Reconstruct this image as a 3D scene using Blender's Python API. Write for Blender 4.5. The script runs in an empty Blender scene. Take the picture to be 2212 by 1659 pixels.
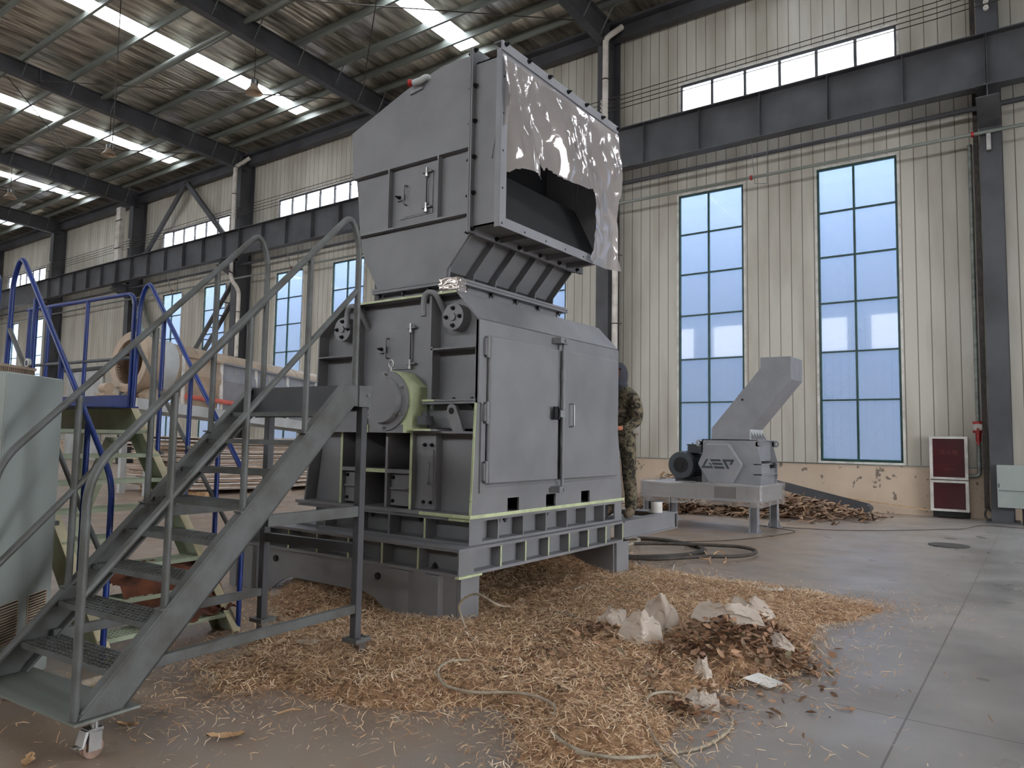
import bpy, bmesh, math, random
import numpy as np
from mathutils import Vector, Matrix
from mathutils.noise import noise as mnoise, fractal
random.seed(7); rng = np.random.default_rng(7)
SC = bpy.context.scene; COL = SC.collection

# ------------------------------------------------------------ camera
IW, IH = 2212.0, 1659.0
FPX, PITCH, ROLL, YAW, CAMH = 1577.78, 0.07478288, 0.01649449, 0.62725263, 1.52
_f = np.array([-math.sin(YAW)*math.cos(PITCH), math.cos(YAW)*math.cos(PITCH), math.sin(PITCH)])
_r = np.array([math.cos(YAW), math.sin(YAW), 0.0]); _u = np.cross(_r, _f)
CR = _r*math.cos(ROLL)+_u*math.sin(ROLL); CU = -_r*math.sin(ROLL)+_u*math.cos(ROLL); CF = _f
CC = np.array([0, 0, CAMH])
cd = bpy.data.cameras.new('camera'); cam = bpy.data.objects.new('camera', cd); COL.objects.link(cam)
cd.sensor_width = 36; cd.sensor_fit = 'HORIZONTAL'; cd.lens = FPX/IW*36; cd.clip_start = .05; cd.clip_end = 500
cam.matrix_world = Matrix(((CR[0], CU[0], -CF[0], 0), (CR[1], CU[1], -CF[1], 0), (CR[2], CU[2], -CF[2], CAMH), (0, 0, 0, 1)))
SC.camera = cam

# ------------------------------------------------------------ daylight and exposure
SC.view_settings.view_transform = 'Standard'; SC.view_settings.look = 'None'
SC.view_settings.gamma = 1; SC.view_settings.use_curve_mapping = False
SC.view_settings.exposure = 1.27
wd = bpy.data.worlds.new('sky'); SC.world = wd; wd.use_nodes = True
bg = wd.node_tree.nodes['Background']; bg.inputs[0].default_value = (0.93, 0.95, 1.0, 1); bg.inputs[1].default_value = 5.0
SC.cycles.max_bounces = 8; SC.cycles.diffuse_bounces = 5; SC.cycles.glossy_bounces = 3
SC.cycles.transmission_bounces = 4; SC.cycles.transparent_max_bounces = 8
SC.cycles.sample_clamp_indirect = 4; SC.cycles.use_denoising = True
SC.cycles.caustics_reflective = False; SC.cycles.caustics_refractive = False

def area(name, loc, rot, sx, sy, energy, color=(.85, .93, 1)):
    l = bpy.data.lights.new(name, 'AREA'); l.shape = 'RECTANGLE'; l.size = sx; l.size_y = sy; l.energy = energy; l.color = color
    o = bpy.data.objects.new(name, l); COL.objects.link(o); o.location = loc; o.rotation_euler = rot; return o
# daylight falling through the big open gate in the gable to the right
area('gate_daylight', (11.9, 7.5, 3.0), (0, math.radians(90), 0), 6, 7, 40, (.97,.96,1))
# daylight through the glazed side behind the camera
area('side_daylight', (-8, -13.9, 8.7), (math.radians(90), 0, 0), 34, 2.2, 60, (1, .95, .88))

# ------------------------------------------------------------ measuring (pixel of the 2212x1659 frame -> point on a world plane)
def ray(x, y): return CR*(x-IW/2)+CU*(IH/2-y)+CF*FPX
def U(x, y, ax, val):
    d = ray(x, y); i = 'XYZ'.index(ax); t = (val-CC[i])/d[i]; p = CC+t*d
    return (float(p[0]), float(p[1]), float(p[2]))

# ------------------------------------------------------------ mesh helpers
class MB:
    def __init__(s): s.v = []; s.f = []; s.mi = []; s.sm = []
    def add(s, vs, fs, mi=0, sm=False):
        n = len(s.v); s.v += [tuple(float(c) for c in v) for v in vs]
        for f in fs: s.f.append([i+n for i in f]); s.mi.append(mi); s.sm.append(sm)
        return s
    def hexa(s, b, t, mi=0):   # bottom 4, top 4 (ccw from above)
        return s.add(list(b)+list(t), [(3,2,1,0),(4,5,6,7),(0,1,5,4),(1,2,6,5),(2,3,7,6),(3,0,4,7)], mi)
    def box(s, x0, x1, y0, y1, z0, z1, mi=0):
        if x0 > x1: x0, x1 = x1, x0
        if y0 > y1: y0, y1 = y1, y0
        if z0 > z1: z0, z1 = z1, z0
        return s.hexa([(x0,y0,z0),(x1,y0,z0),(x1,y1,z0),(x0,y1,z0)], [(x0,y0,z1),(x1,y0,z1),(x1,y1,z1),(x0,y1,z1)], mi)
    def ext(s, poly, vec, mi=0, sm=False):   # polygon (3d points) extruded along vec
        n = len(poly); a = [tuple(p) for p in poly]; b = [tuple(p[i]+vec[i] for i in range(3)) for p in poly]
        nn = Vector((0,0,0))
        for i in range(n): nn += Vector(a[i]).cross(Vector(a[(i+1) % n]))
        k = len(s.v); flip = nn.dot(Vector(vec)) > 0
        f1 = list(range(n)); f2 = list(range(n, 2*n))
        fs = [f1[::-1], f2] if flip else [f1, f2[::-1]]
        for i in range(n):
            j = (i+1) % n; q = (i, j, n+j, n+i); fs.append(q if flip else q[::-1])
        return s.add(a+b, fs, mi, sm)
    def pY(s, pts, y0, y1, mi=0): return s.ext([(x, y0, z) for x, z in pts], (0, y1-y0, 0), mi)
    def pX(s, pts, x0, x1, mi=0): return s.ext([(x0, y, z) for y, z in pts], (x1-x0, 0, 0), mi)
    def pZ(s, pts, z0, z1, mi=0): return s.ext([(x, y, z0) for x, y in pts], (0, 0, z1-z0), mi)
    def strip(s, pts, t, y0, y1, mi=0, closed=False):   # plates following an (x,z) outline between y0 and y1
        n = len(pts)
        for i in range(n if closed else n-1):
            a = Vector((pts[i][0], pts[i][1])); b = Vector((pts[(i+1) % n][0], pts[(i+1) % n][1]))
            d = (b-a).normalized(); nrm = Vector((-d.y, d.x))*t
            s.pY([tuple(a), tuple(b), tuple(b+nrm), tuple(a+nrm)], y0, y1, mi)
        return s
    def bar(s, p0, p1, w, h, up=(0,0,1), mi=0):   # rectangular bar
        p0 = Vector(p0); p1 = Vector(p1); d = (p1-p0).normalized(); u = Vector(up)
        if abs(d.dot(u)) > .99: u = Vector((1,0,0))
        r = d.cross(u).normalized(); u = r.cross(d).normalized()
        q = [r*(-w/2)-u*(h/2), r*(w/2)-u*(h/2), r*(w/2)+u*(h/2), r*(-w/2)+u*(h/2)]
        return s.add([p0+c for c in q]+[p1+c for c in q], [(0,1,2,3),(7,6,5,4),(0,4,5,1),(1,5,6,2),(2,6,7,3),(3,7,4,0)], mi)
    def cyl(s, p0, p1, r0, r1=None, n=16, mi=0, cap=True, sm=True):
        r1 = r0 if r1 is None else r1
        p0 = Vector(p0); p1 = Vector(p1); d = (p1-p0).normalized(); u = Vector((0,0,1)) if abs(d.z) < .9 else Vector((1,0,0))
        a = d.cross(u).normalized(); b = d.cross(a)
        vs = [p0+(a*math.cos(2*math.pi*i/n)+b*math.sin(2*math.pi*i/n))*r0 for i in range(n)]
        vs += [p1+(a*math.cos(2*math.pi*i/n)+b*math.sin(2*math.pi*i/n))*r1 for i in range(n)]
        s.add(vs, [(i, (i+1) % n, n+(i+1) % n, n+i) for i in range(n)], mi, sm)
        if cap: s.add(vs, [tuple(range(n))[::-1], tuple(range(n, 2*n))], mi)
        return s
    def tube(s, pts, r, n=10, mi=0, closed=False, radii=None):
        P = [Vector(p) for p in pts]; m = len(P); rings = []; pn = None
        for i in range(m):
            a = P[i-1] if (i > 0 or closed) else P[i]; b = P[(i+1) % m] if (i < m-1 or closed) else P[i]
            d = (b-a).normalized()
            if pn is None:
                u = Vector((0,0,1)) if abs(d.z) < .9 else Vector((1,0,0)); pn = d.cross(u).normalized()
            else:
                pn = (pn-d*pn.dot(d)).normalized()
            q = d.cross(pn); rr = radii[i] if radii else r
            rings.append([P[i]+(pn*math.cos(2*math.pi*k/n)+q*math.sin(2*math.pi*k/n))*rr for k in range(n)])
        vs = [v for rg in rings for v in rg]; fs = []
        for i in range(m if closed else m-1):
            j = (i+1) % m
            for k in range(n): fs.append((i*n+k, i*n+(k+1) % n, j*n+(k+1) % n, j*n+k))
        s.add(vs, fs, mi, True)
        if not closed: s.add(vs, [tuple(range(n))[::-1], tuple(range((m-1)*n, m*n))], mi)
        return s
    def ring(s, c, ax, ro, ri, t, n=40, mi=0):    # flat annulus of thickness t along ax
        c = Vector(c); d = Vector(ax).normalized(); u = Vector((0,0,1)) if abs(d.z) < .9 else Vector((1,0,0))
        a = d.cross(u).normalized(); b = d.cross(a); vs = []
        for rr, tt in ((ro, 0), (ri, 0), (ri, t), (ro, t)):
            vs += [c+d*tt+(a*math.cos(2*math.pi*i/n)+b*math.sin(2*math.pi*i/n))*rr for i in range(n)]
        fs = []
        for k in range(4):
            l = (k+1) % 4
            for i in range(n): fs.append((k*n+i, l*n+i, l*n+(i+1) % n, k*n+(i+1) % n))
        return s.add(vs, fs, mi, False)
    def build(s, name, mats, parent=None, label=None, bevel=0, kind=None):
        me = bpy.data.meshes.new(name); me.from_pydata(s.v, [], s.f)
        if not isinstance(mats, (list, tuple)): mats = [mats]
        for m in mats: me.materials.append(m)
        me.polygons.foreach_set('material_index', s.mi); me.polygons.foreach_set('use_smooth', s.sm); me.update()
        o = bpy.data.objects.new(name, me); COL.objects.link(o)
        if bevel:
            b = o.modifiers.new('bevel', 'BEVEL'); b.width = bevel; b.segments = 1; b.limit_method = 'ANGLE'; b.angle_limit = .8
        if parent is not None: adopt(o, parent)
        if label: o['label'] = label
        if kind: o['kind'] = kind
        return o
def adopt(o, parent):
    o.parent = parent
    L = Vector((0,0,0)); p = parent
    while p is not None: L += p.location; p = p.parent
    if parent.type == 'EMPTY': o.matrix_parent_inverse = Matrix.Translation(-L)
def root(name, label, cat, loc, group=None, kind=None):
    o = bpy.data.objects.new(name, None); COL.objects.link(o); o.location = loc; o.empty_display_size = .1
    o['label'] = label; o['category'] = cat
    if group: o['group'] = group
    if kind: o['kind'] = kind
    return o
def tag(o, label, cat, group=None, kind=None):
    o['label'] = label; o['category'] = cat
    if group: o['group'] = group
    if kind: o['kind'] = kind
    return o
def struct(o, label=None, cat=None):
    o['kind'] = 'structure'
    if label: o['label'] = label
    if cat: o['category'] = cat
    return o
_bolt = {}
def bolt(parent, p, d, r=.014, h=.02, mat=None, name='bolt'):
    key = (round(r, 4), round(h, 4), mat.name)
    if key not in _bolt:
        b = MB(); b.cyl((0,0,0), (0,0,h*.25), r*1.35, n=12); b.cyl((0,0,h*.25), (0,0,h), r, n=6, sm=False); b.cyl((0,0,h), (0,0,h*1.5), r*.5, n=8)
        me = bpy.data.meshes.new('bolt'); me.from_pydata(b.v, [], b.f); me.materials.append(mat); _bolt[key] = me
    o = bpy.data.objects.new(name, _bolt[key]); COL.objects.link(o)
    q = Vector((0,0,1)).rotation_difference(Vector(d).normalized())
    o.rotation_mode = 'QUATERNION'; o.rotation_quaternion = q; o.location = p
    adopt(o, parent); return o
def smooth_path(pts, n=8, closed=False):
    P = [Vector(p) for p in pts]; out = []; m = len(P)
    for i in range(m if closed else m-1):
        if closed: a, b, c, d = P[i-1], P[i], P[(i+1) % m], P[(i+2) % m]
        else: a, b, c, d = P[max(i-1,0)], P[i], P[i+1], P[min(i+2,m-1)]
        for k in range(n):
            t = k/n; out.append(.5*((2*b)+(-a+c)*t+(2*a-5*b+4*c-d)*t*t+(-a+3*b-3*c+d)*t**3))
    if not closed: out.append(P[-1])
    return out
def round_path(pts, r, n=6):   # fillet the corners of a 3d polyline
    P = [Vector(p) for p in pts]; out = [P[0]]
    for i in range(1, len(P)-1):
        a = (P[i-1]-P[i]); b = (P[i+1]-P[i]); rr = min(r, a.length*.49, b.length*.49)
        p0 = P[i]+a.normalized()*rr; p1 = P[i]+b.normalized()*rr
        for k in range(n+1):
            t = k/n; out.append(p0*(1-t)**2+P[i]*2*t*(1-t)+p1*t*t)
    out.append(P[-1]); return out
class Fr:   # a local frame: r to the right, a ahead, z up
    def __init__(s, o, deg):
        t = math.radians(deg); s.o = Vector((o[0], o[1], 0)); s.a = Vector((-math.sin(t), math.cos(t), 0)); s.r = Vector((math.cos(t), math.sin(t), 0))
    def w(s, r, a, z): return s.o+s.r*r+s.a*a+Vector((0,0,z))
    def box(s, mb, r0, r1, a0, a1, z0, z1, mi=0):
        return mb.hexa([s.w(r0,a0,z0), s.w(r1,a0,z0), s.w(r1,a1,z0), s.w(r0,a1,z0)], [s.w(r0,a0,z1), s.w(r1,a0,z1), s.w(r1,a1,z1), s.w(r0,a1,z1)], mi)

# ------------------------------------------------------------ materials
def newmat(name):
    m = bpy.data.materials.new(name); m.use_nodes = True; nt = m.node_tree; nt.nodes.clear()
    out = nt.nodes.new('ShaderNodeOutputMaterial'); return m, nt, out
def nd(nt, t, **k):
    n = nt.nodes.new(t)
    for a, b in k.items(): setattr(n, a, b)
    return n
def srgb(r, g, b):
    f = lambda c: (c/255/12.92) if c/255 <= .04045 else ((c/255+.055)/1.055)**2.4
    return (f(r), f(g), f(b), 1)
def paint(name, col, col2=None, rough=.5, metal=0, scale=4, bump=.0, bscale=80, spec=.5, stretch=(1,1,1), detail=4):
    m, nt, out = newmat(name); L = nt.links.new
    p = nd(nt, 'ShaderNodeBsdfPrincipled'); L(p.outputs[0], out.inputs[0])
    tc = nd(nt, 'ShaderNodeTexCoord'); mp = nd(nt, 'ShaderNodeMapping'); mp.inputs['Scale'].default_value = stretch; L(tc.outputs['Object'], mp.inputs[0])
    nz = nd(nt, 'ShaderNodeTexNoise'); nz.inputs['Scale'].default_value = scale; nz.inputs['Detail'].default_value = detail; L(mp.outputs[0], nz.inputs['Vector'])
    if col2 is None: col2 = tuple(c*.72 for c in col[:3])+(1,)
    cr = nd(nt, 'ShaderNodeValToRGB'); cr.color_ramp.elements[0].color = col2; cr.color_ramp.elements[1].color = col
    cr.color_ramp.elements[0].position = .3; cr.color_ramp.elements[1].position = .62
    L(nz.outputs['Fac'], cr.inputs[0]); L(cr.outputs[0], p.inputs['Base Color'])
    p.inputs['Roughness'].default_value = rough; p.inputs['Metallic'].default_value = metal; p.inputs['Specular IOR Level'].default_value = spec
    if bump:
        n2 = nd(nt, 'ShaderNodeTexNoise'); n2.inputs['Scale'].default_value = bscale; n2.inputs['Detail'].default_value = 3; L(mp.outputs[0], n2.inputs['Vector'])
        b = nd(nt, 'ShaderNodeBump'); b.inputs['Strength'].default_value = bump; b.inputs['Distance'].default_value = .02; L(n2.outputs['Fac'], b.inputs['Height']); L(b.outputs[0], p.inputs['Normal'])
    return m
M = {}
M['grey'] = paint('machine_grey_paint', srgb(134,134,137), srgb(120,120,123), .45, bump=.12, bscale=160, scale=2)
M['greyd'] = paint('stair_grey_paint', srgb(98,101,100), srgb(76,75,70), .5, bump=.1, bscale=60, scale=6)
M['lime'] = paint('primer_green', srgb(203,214,170), srgb(180,188,150), .55, scale=9)
M['bolt'] = paint('black_oxide', srgb(38,38,42), srgb(20,20,22), .4, metal=.4)
M['zinc'] = paint('zinc_plated', srgb(190,190,188), srgb(150,150,150), .3, metal=.9)
M['black'] = paint('hood_inside_black', srgb(34,36,38), srgb(24,25,27), .7, scale=3)
M['steel'] = paint('structural_grey', srgb(80,81,85), srgb(60,60,63), .55, scale=1.2, bump=.05, bscale=20)
M['galv'] = paint('galvanised_steel', srgb(138,144,138), srgb(104,106,98), .45, metal=.3, scale=2, stretch=(.2,4,4))
M['white_pipe'] = paint('white_pvc', srgb(222,215,205), srgb(190,182,172), .5, scale=3)
M['blue'] = paint('blue_paint', srgb(22,54,132), srgb(16,40,100), .35, scale=5)
M['palegreen'] = paint('pale_green_paint', srgb(172,184,158), srgb(142,148,122), .5, scale=3)
M['beige'] = paint('beige_paint', srgb(188,168,146), srgb(158,140,120), .5, scale=2)
M['palegrey'] = paint('pale_grey_paint', srgb(196,200,200), srgb(176,178,176), .5, scale=2)
M['red'] = paint('red_paint', srgb(178,34,34), srgb(140,20,20), .4, scale=8)
M['salmon'] = paint('salmon_pipe', srgb(214,112,96), srgb(180,86,72), .5)
M['cabwhite'] = paint('cabinet_light_grey', srgb(160,168,163), srgb(146,154,149), .45, scale=1.5)
M['dark'] = paint('dark_interior', srgb(40,40,42), srgb(28,28,30), .8)
M['smallgrey'] = paint('light_grey_paint', srgb(148,149,153), srgb(136,137,141), .45, scale=3, bump=.08, bscale=160)
M['motor'] = paint('motor_dark_grey', srgb(62,70,74), srgb(48,54,58), .4)
M['hose'] = paint('hose_grey', srgb(176,164,144), srgb(140,128,110), .6, scale=20)
M['cable'] = paint('black_cable', srgb(70,62,54), srgb(44,40,36), .6, scale=10)
M['wood'] = paint('pale_wood', srgb(205,170,128), srgb(170,130,90), .7, scale=10)
M['cloth'] = paint('brown_cloth', srgb(110,62,38), srgb(70,38,24), .85, scale=7, bump=.4, bscale=25)
M['caster'] = paint('caster_wheel', srgb(168,138,122), srgb(120,100,90), .5, scale=20)
M['winframe'] = paint('green_window_frame', srgb(28,72,66), srgb(16,46,44), .4, scale=6)
M['whitetrim'] = paint('white_trim', srgb(225,222,215), srgb(190,186,178), .5, scale=5)
M['foilbag'] = None

def wallpanel():
    m, nt, out = newmat('sandwich_panel'); L = nt.links.new
    p = nd(nt, 'ShaderNodeBsdfPrincipled'); L(p.outputs[0], out.inputs[0]); p.inputs['Roughness'].default_value = .38
    tc = nd(nt, 'ShaderNodeTexCoord'); mp = nd(nt, 'ShaderNodeMapping'); mp.inputs['Scale'].default_value = (1.2,1,.25); L(tc.outputs['Object'], mp.inputs[0])
    nz = nd(nt, 'ShaderNodeTexNoise'); nz.inputs['Scale'].default_value = 1.3; nz.inputs['Detail'].default_value = 6; L(mp.outputs[0], nz.inputs['Vector'])
    cr = nd(nt, 'ShaderNodeValToRGB'); cr.color_ramp.elements[0].color = srgb(170,163,148); cr.color_ramp.elements[1].color = srgb(200,196,184)
    cr.color_ramp.elements[0].position = .3; cr.color_ramp.elements[1].position = .6; L(nz.outputs['Fac'], cr.inputs[0])
    sx = nd(nt, 'ShaderNodeSeparateXYZ'); L(tc.outputs['Object'], sx.inputs[0])
    md = nd(nt, 'ShaderNodeMath', operation='PINGPONG'); md.inputs[1].default_value = .135; L(sx.outputs['X'], md.inputs[0])
    lt = nd(nt, 'ShaderNodeMath', operation='LESS_THAN'); lt.inputs[1].default_value = .0095; L(md.outputs[0], lt.inputs[0])
    mx = nd(nt, 'ShaderNodeMixRGB'); mx.inputs[2].default_value = srgb(118,110,96); L(lt.outputs[0], mx.inputs[0]); L(cr.outputs[0], mx.inputs[1]); L(mx.outputs[0], p.inputs['Base Color'])
    n2 = nd(nt, 'ShaderNodeTexNoise'); n2.inputs['Scale'].default_value = 2.2; mp2 = nd(nt, 'ShaderNodeMapping'); mp2.inputs['Scale'].default_value = (3.7,1,.6); L(tc.outputs['Object'], mp2.inputs[0]); L(mp2.outputs[0], n2.inputs['Vector'])
    ad = nd(nt, 'ShaderNodeMath', operation='MULTIPLY_ADD'); ad.inputs[1].default_value = -.8; L(lt.outputs[0], ad.inputs[0]); L(n2.outputs['Fac'], ad.inputs[2])
    b = nd(nt, 'ShaderNodeBump'); b.inputs['Strength'].default_value = .5; b.inputs['Distance'].default_value = .02; L(ad.outputs[0], b.inputs['Height']); L(b.outputs[0], p.inputs['Normal'])
    return m
M['wall'] = wallpanel()
def plinth():
    m, nt, out = newmat('stained_plaster'); L = nt.links.new
    p = nd(nt, 'ShaderNodeBsdfPrincipled'); L(p.outputs[0], out.inputs[0]); p.inputs['Roughness'].default_value = .85
    tc = nd(nt, 'ShaderNodeTexCoord')
    nz = nd(nt, 'ShaderNodeTexNoise'); nz.inputs['Scale'].default_value = 1.4; nz.inputs['Detail'].default_value = 6; L(tc.outputs['Object'], nz.inputs['Vector'])
    cr = nd(nt, 'ShaderNodeValToRGB'); cr.color_ramp.elements[0].color = srgb(186,164,142); cr.color_ramp.elements[1].color = srgb(224,206,184); L(nz.outputs['Fac'], cr.inputs[0])
    n2 = nd(nt, 'ShaderNodeTexNoise'); n2.inputs['Scale'].default_value = 5; n2.inputs['Detail'].default_value = 4; L(tc.outputs['Object'], n2.inputs['Vector'])
    c2 = nd(nt, 'ShaderNodeValToRGB'); c2.color_ramp.elements[0].position = .62; c2.color_ramp.elements[1].position = .66; L(n2.outputs['Fac'], c2.inputs[0])
    mx = nd(nt, 'ShaderNodeMixRGB'); mx.inputs[2].default_value = srgb(128,116,104); L(c2.outputs[0], mx.inputs[0]); L(cr.outputs[0], mx.inputs[1]); L(mx.outputs[0], p.inputs['Base Color'])
    b = nd(nt, 'ShaderNodeBump'); b.inputs['Strength'].default_value = .4; L(c2.outputs[0], b.inputs['Height']); L(b.outputs[0], p.inputs['Normal'])
    return m
M['plinth'] = plinth()
def floor_mat():
    m, nt, out = newmat('concrete_floor'); L = nt.links.new
    p = nd(nt, 'ShaderNodeBsdfPrincipled'); L(p.outputs[0], out.inputs[0])
    tc = nd(nt, 'ShaderNodeTexCoord')
    def noise(s, d, st=(1,1,1), rot=0):
        mp = nd(nt, 'ShaderNodeMapping'); mp.inputs['Scale'].default_value = st; mp.inputs['Rotation'].default_value = (0,0,rot); L(tc.outputs['Object'], mp.inputs[0])
        n = nd(nt, 'ShaderNodeTexNoise'); n.inputs['Scale'].default_value = s; n.inputs['Detail'].default_value = d; L(mp.outputs[0], n.inputs['Vector']); return n
    def ramp(src, p0, c0, p1, c1):
        c = nd(nt, 'ShaderNodeValToRGB'); c.color_ramp.elements[0].position = p0; c.color_ramp.elements[0].color = c0; c.color_ramp.elements[1].position = p1; c.color_ramp.elements[1].color = c1; L(src, c.inputs[0]); return c
    a = ramp(noise(.9, 8).outputs['Fac'], .3, srgb(146,142,138), .7, srgb(184,180,175))
    bb = ramp(noise(.8, 7, (1,.18,1), .5).outputs['Fac'], .38, srgb(150,147,148), .58, srgb(205,202,200))
    mx = nd(nt, 'ShaderNodeMixRGB', blend_type='MULTIPLY'); mx.inputs[0].default_value = .55; L(a.outputs[0], mx.inputs[1]); L(bb.outputs[0], mx.inputs[2])
    # brown dust settled around the chips and the stair (left part of the hall)
    sx = nd(nt, 'ShaderNodeSeparateXYZ'); L(tc.outputs['Object'], sx.inputs[0])
    mr = nd(nt, 'ShaderNodeMapRange'); mr.inputs['From Min'].default_value = -.4; mr.inputs['From Max'].default_value = -3.4; L(sx.outputs['X'], mr.inputs['Value'])
    dn = ramp(noise(1.6, 6).outputs['Fac'], .35, (0,0,0,1), .6, (1,1,1,1))
    mu = nd(nt, 'ShaderNodeMath', operation='MULTIPLY_ADD'); mu.inputs[1].default_value = .35; L(dn.outputs[0], mu.inputs[0]); mu.inputs[2].default_value = .35
    mu2 = nd(nt, 'ShaderNodeMath', operation='MULTIPLY', use_clamp=True); L(mr.outputs[0], mu2.inputs[0]); L(mu.outputs[0], mu2.inputs[1])
    dust = nd(nt, 'ShaderNodeMixRGB'); dust.inputs[2].default_value = srgb(158,128,98); L(mu2.outputs[0], dust.inputs[0]); L(mx.outputs[0], dust.inputs[1])
    # saw-cut joints
    def joint(axis, pos):
        s = nd(nt, 'ShaderNodeMath', operation='SUBTRACT'); s.inputs[1].default_value = pos; L(sx.outputs[axis], s.inputs[0])
        ab = nd(nt, 'ShaderNodeMath', operation='ABSOLUTE'); L(s.outputs[0], ab.inputs[0])
        l = nd(nt, 'ShaderNodeMath', operation='LESS_THAN'); l.inputs[1].default_value = .006; L(ab.outputs[0], l.inputs[0]); return l
    cur = dust
    for ax, pos in (('X', -.66), ('X', -6.6), ('X', 5.3), ('Y', 4.7), ('Y', 10.6)):
        j = joint(ax, pos); q = nd(nt, 'ShaderNodeMixRGB'); q.inputs[2].default_value = srgb(92,82,72)
        h = nd(nt, 'ShaderNodeMath', operation='MULTIPLY'); h.inputs[1].default_value = .75; L(j.outputs[0], h.inputs[0])
        L(h.outputs[0], q.inputs[0]); L(cur.outputs[0], q.inputs[1]); cur = q
    # dark specks
    sp = ramp(noise(110, 2).outputs['Fac'], .71, (0,0,0,1), .74, (1,1,1,1)); q = nd(nt, 'ShaderNodeMixRGB'); q.inputs[2].default_value = srgb(80,66,54)
    L(sp.outputs[0], q.inputs[0]); L(cur.outputs[0], q.inputs[1]); cur = q
    L(cur.outputs[0], p.inputs['Base Color'])
    rr = ramp(noise(2, 4).outputs['Fac'], .3, (.26,.26,.26,1), .7, (.5,.5,.5,1)); L(rr.outputs[0], p.inputs['Roughness'])
    b = nd(nt, 'ShaderNodeBump'); b.inputs['Strength'].default_value = .08; L(noise(60, 3).outputs['Fac'], b.inputs['Height']); L(b.outputs[0], p.inputs['Normal'])
    return m
M['floor'] = floor_mat()
def foil():
    m, nt, out = newmat('foil_insulation'); L = nt.links.new
    p = nd(nt, 'ShaderNodeBsdfPrincipled'); L(p.outputs[0], out.inputs[0]); p.inputs['Metallic'].default_value = .7; p.inputs['Roughness'].default_value = .34
    tc = nd(nt, 'ShaderNodeTexCoord'); mp = nd(nt, 'ShaderNodeMapping'); mp.inputs['Scale'].default_value = (3.2,.5,1); L(tc.outputs['Object'], mp.inputs[0])
    nz = nd(nt, 'ShaderNodeTexNoise'); nz.inputs['Scale'].default_value = 1.2; nz.inputs['Detail'].default_value = 5; L(mp.outputs[0], nz.inputs['Vector'])
    cr = nd(nt, 'ShaderNodeValToRGB'); cr.color_ramp.elements[0].color = srgb(140,132,120); cr.color_ramp.elements[1].color = srgb(228,222,210); cr.color_ramp.elements[0].position = .38; cr.color_ramp.elements[1].position = .6
    L(nz.outputs['Fac'], cr.inputs[0]); L(cr.outputs[0], p.inputs['Base Color'])
    wv = nd(nt, 'ShaderNodeTexWave'); wv.inputs['Scale'].default_value = 1.6; wv.inputs['Distortion'].default_value = 3; wv.inputs['Detail'].default_value = 2; L(tc.outputs['Object'], wv.inputs['Vector'])
    ad = nd(nt, 'ShaderNodeMath', operation='ADD'); L(nz.outputs['Fac'], ad.inputs[0]); mu = nd(nt, 'ShaderNodeMath', operation='MULTIPLY'); mu.inputs[1].default_value = .2; L(wv.outputs['Fac'], mu.inputs[0]); L(mu.outputs[0], ad.inputs[1])
    b = nd(nt, 'ShaderNodeBump'); b.inputs['Strength'].default_value = .55; b.inputs['Distance'].default_value = .08; L(ad.outputs[0], b.inputs['Height']); L(b.outputs[0], p.inputs['Normal'])
    return m
M['foil'] = foil()
def skylight():
    m, nt, out = newmat('translucent_rooflight'); L = nt.links.new
    t = nd(nt, 'ShaderNodeBsdfTranslucent'); t.inputs[0].default_value = (.95,.98,1,1)
    tr = nd(nt, 'ShaderNodeBsdfTransparent'); tr.inputs[0].default_value = (.93,.97,1,1); mx = nd(nt, 'ShaderNodeMixShader'); mx.inputs[0].default_value = .5
    L(t.outputs[0], mx.inputs[1]); L(tr.outputs[0], mx.inputs[2]); L(mx.outputs[0], out.inputs[0]); return m
M['skylight'] = skylight()
def glass(name, tint, gl=.12, diff=.0, dcol=(.8,.85,.95,1)):
    m, nt, out = newmat(name); L = nt.links.new
    tr = nd(nt, 'ShaderNodeBsdfTransparent'); tr.inputs[0].default_value = tint
    g = nd(nt, 'ShaderNodeBsdfGlossy'); g.inputs['Roughness'].default_value = .03
    fr = nd(nt, 'ShaderNodeFresnel'); fr.inputs[0].default_value = 1.5
    tc = nd(nt, 'ShaderNodeTexCoord'); mp = nd(nt, 'ShaderNodeMapping'); mp.inputs['Scale'].default_value = (9,1,.35); L(tc.outputs['Object'], mp.inputs[0])
    nz = nd(nt, 'ShaderNodeTexNoise'); nz.inputs['Scale'].default_value = 1.0; L(mp.outputs[0], nz.inputs['Vector'])
    b = nd(nt, 'ShaderNodeBump'); b.inputs['Strength'].default_value = .05; L(nz.outputs['Fac'], b.inputs['Height']); L(b.outputs[0], g.inputs['Normal'])
    d = nd(nt, 'ShaderNodeBsdfTranslucent'); d.inputs[0].default_value = dcol
    m1 = nd(nt, 'ShaderNodeMixShader'); m1.inputs[0].default_value = diff; L(tr.outputs[0], m1.inputs[1]); L(d.outputs[0], m1.inputs[2])
    m2 = nd(nt, 'ShaderNodeMixShader'); L(fr.outputs[0], m2.inputs[0]); L(m1.outputs[0], m2.inputs[1]); L(g.outputs[0], m2.inputs[2]); L(m2.outputs[0], out.inputs[0]); return m
M['glass'] = glass('window_glass', (.80,.90,.96,1), diff=.07)
M['clear'] = glass('clerestory_glass', (.97,.98,1,1), diff=.04)
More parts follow.
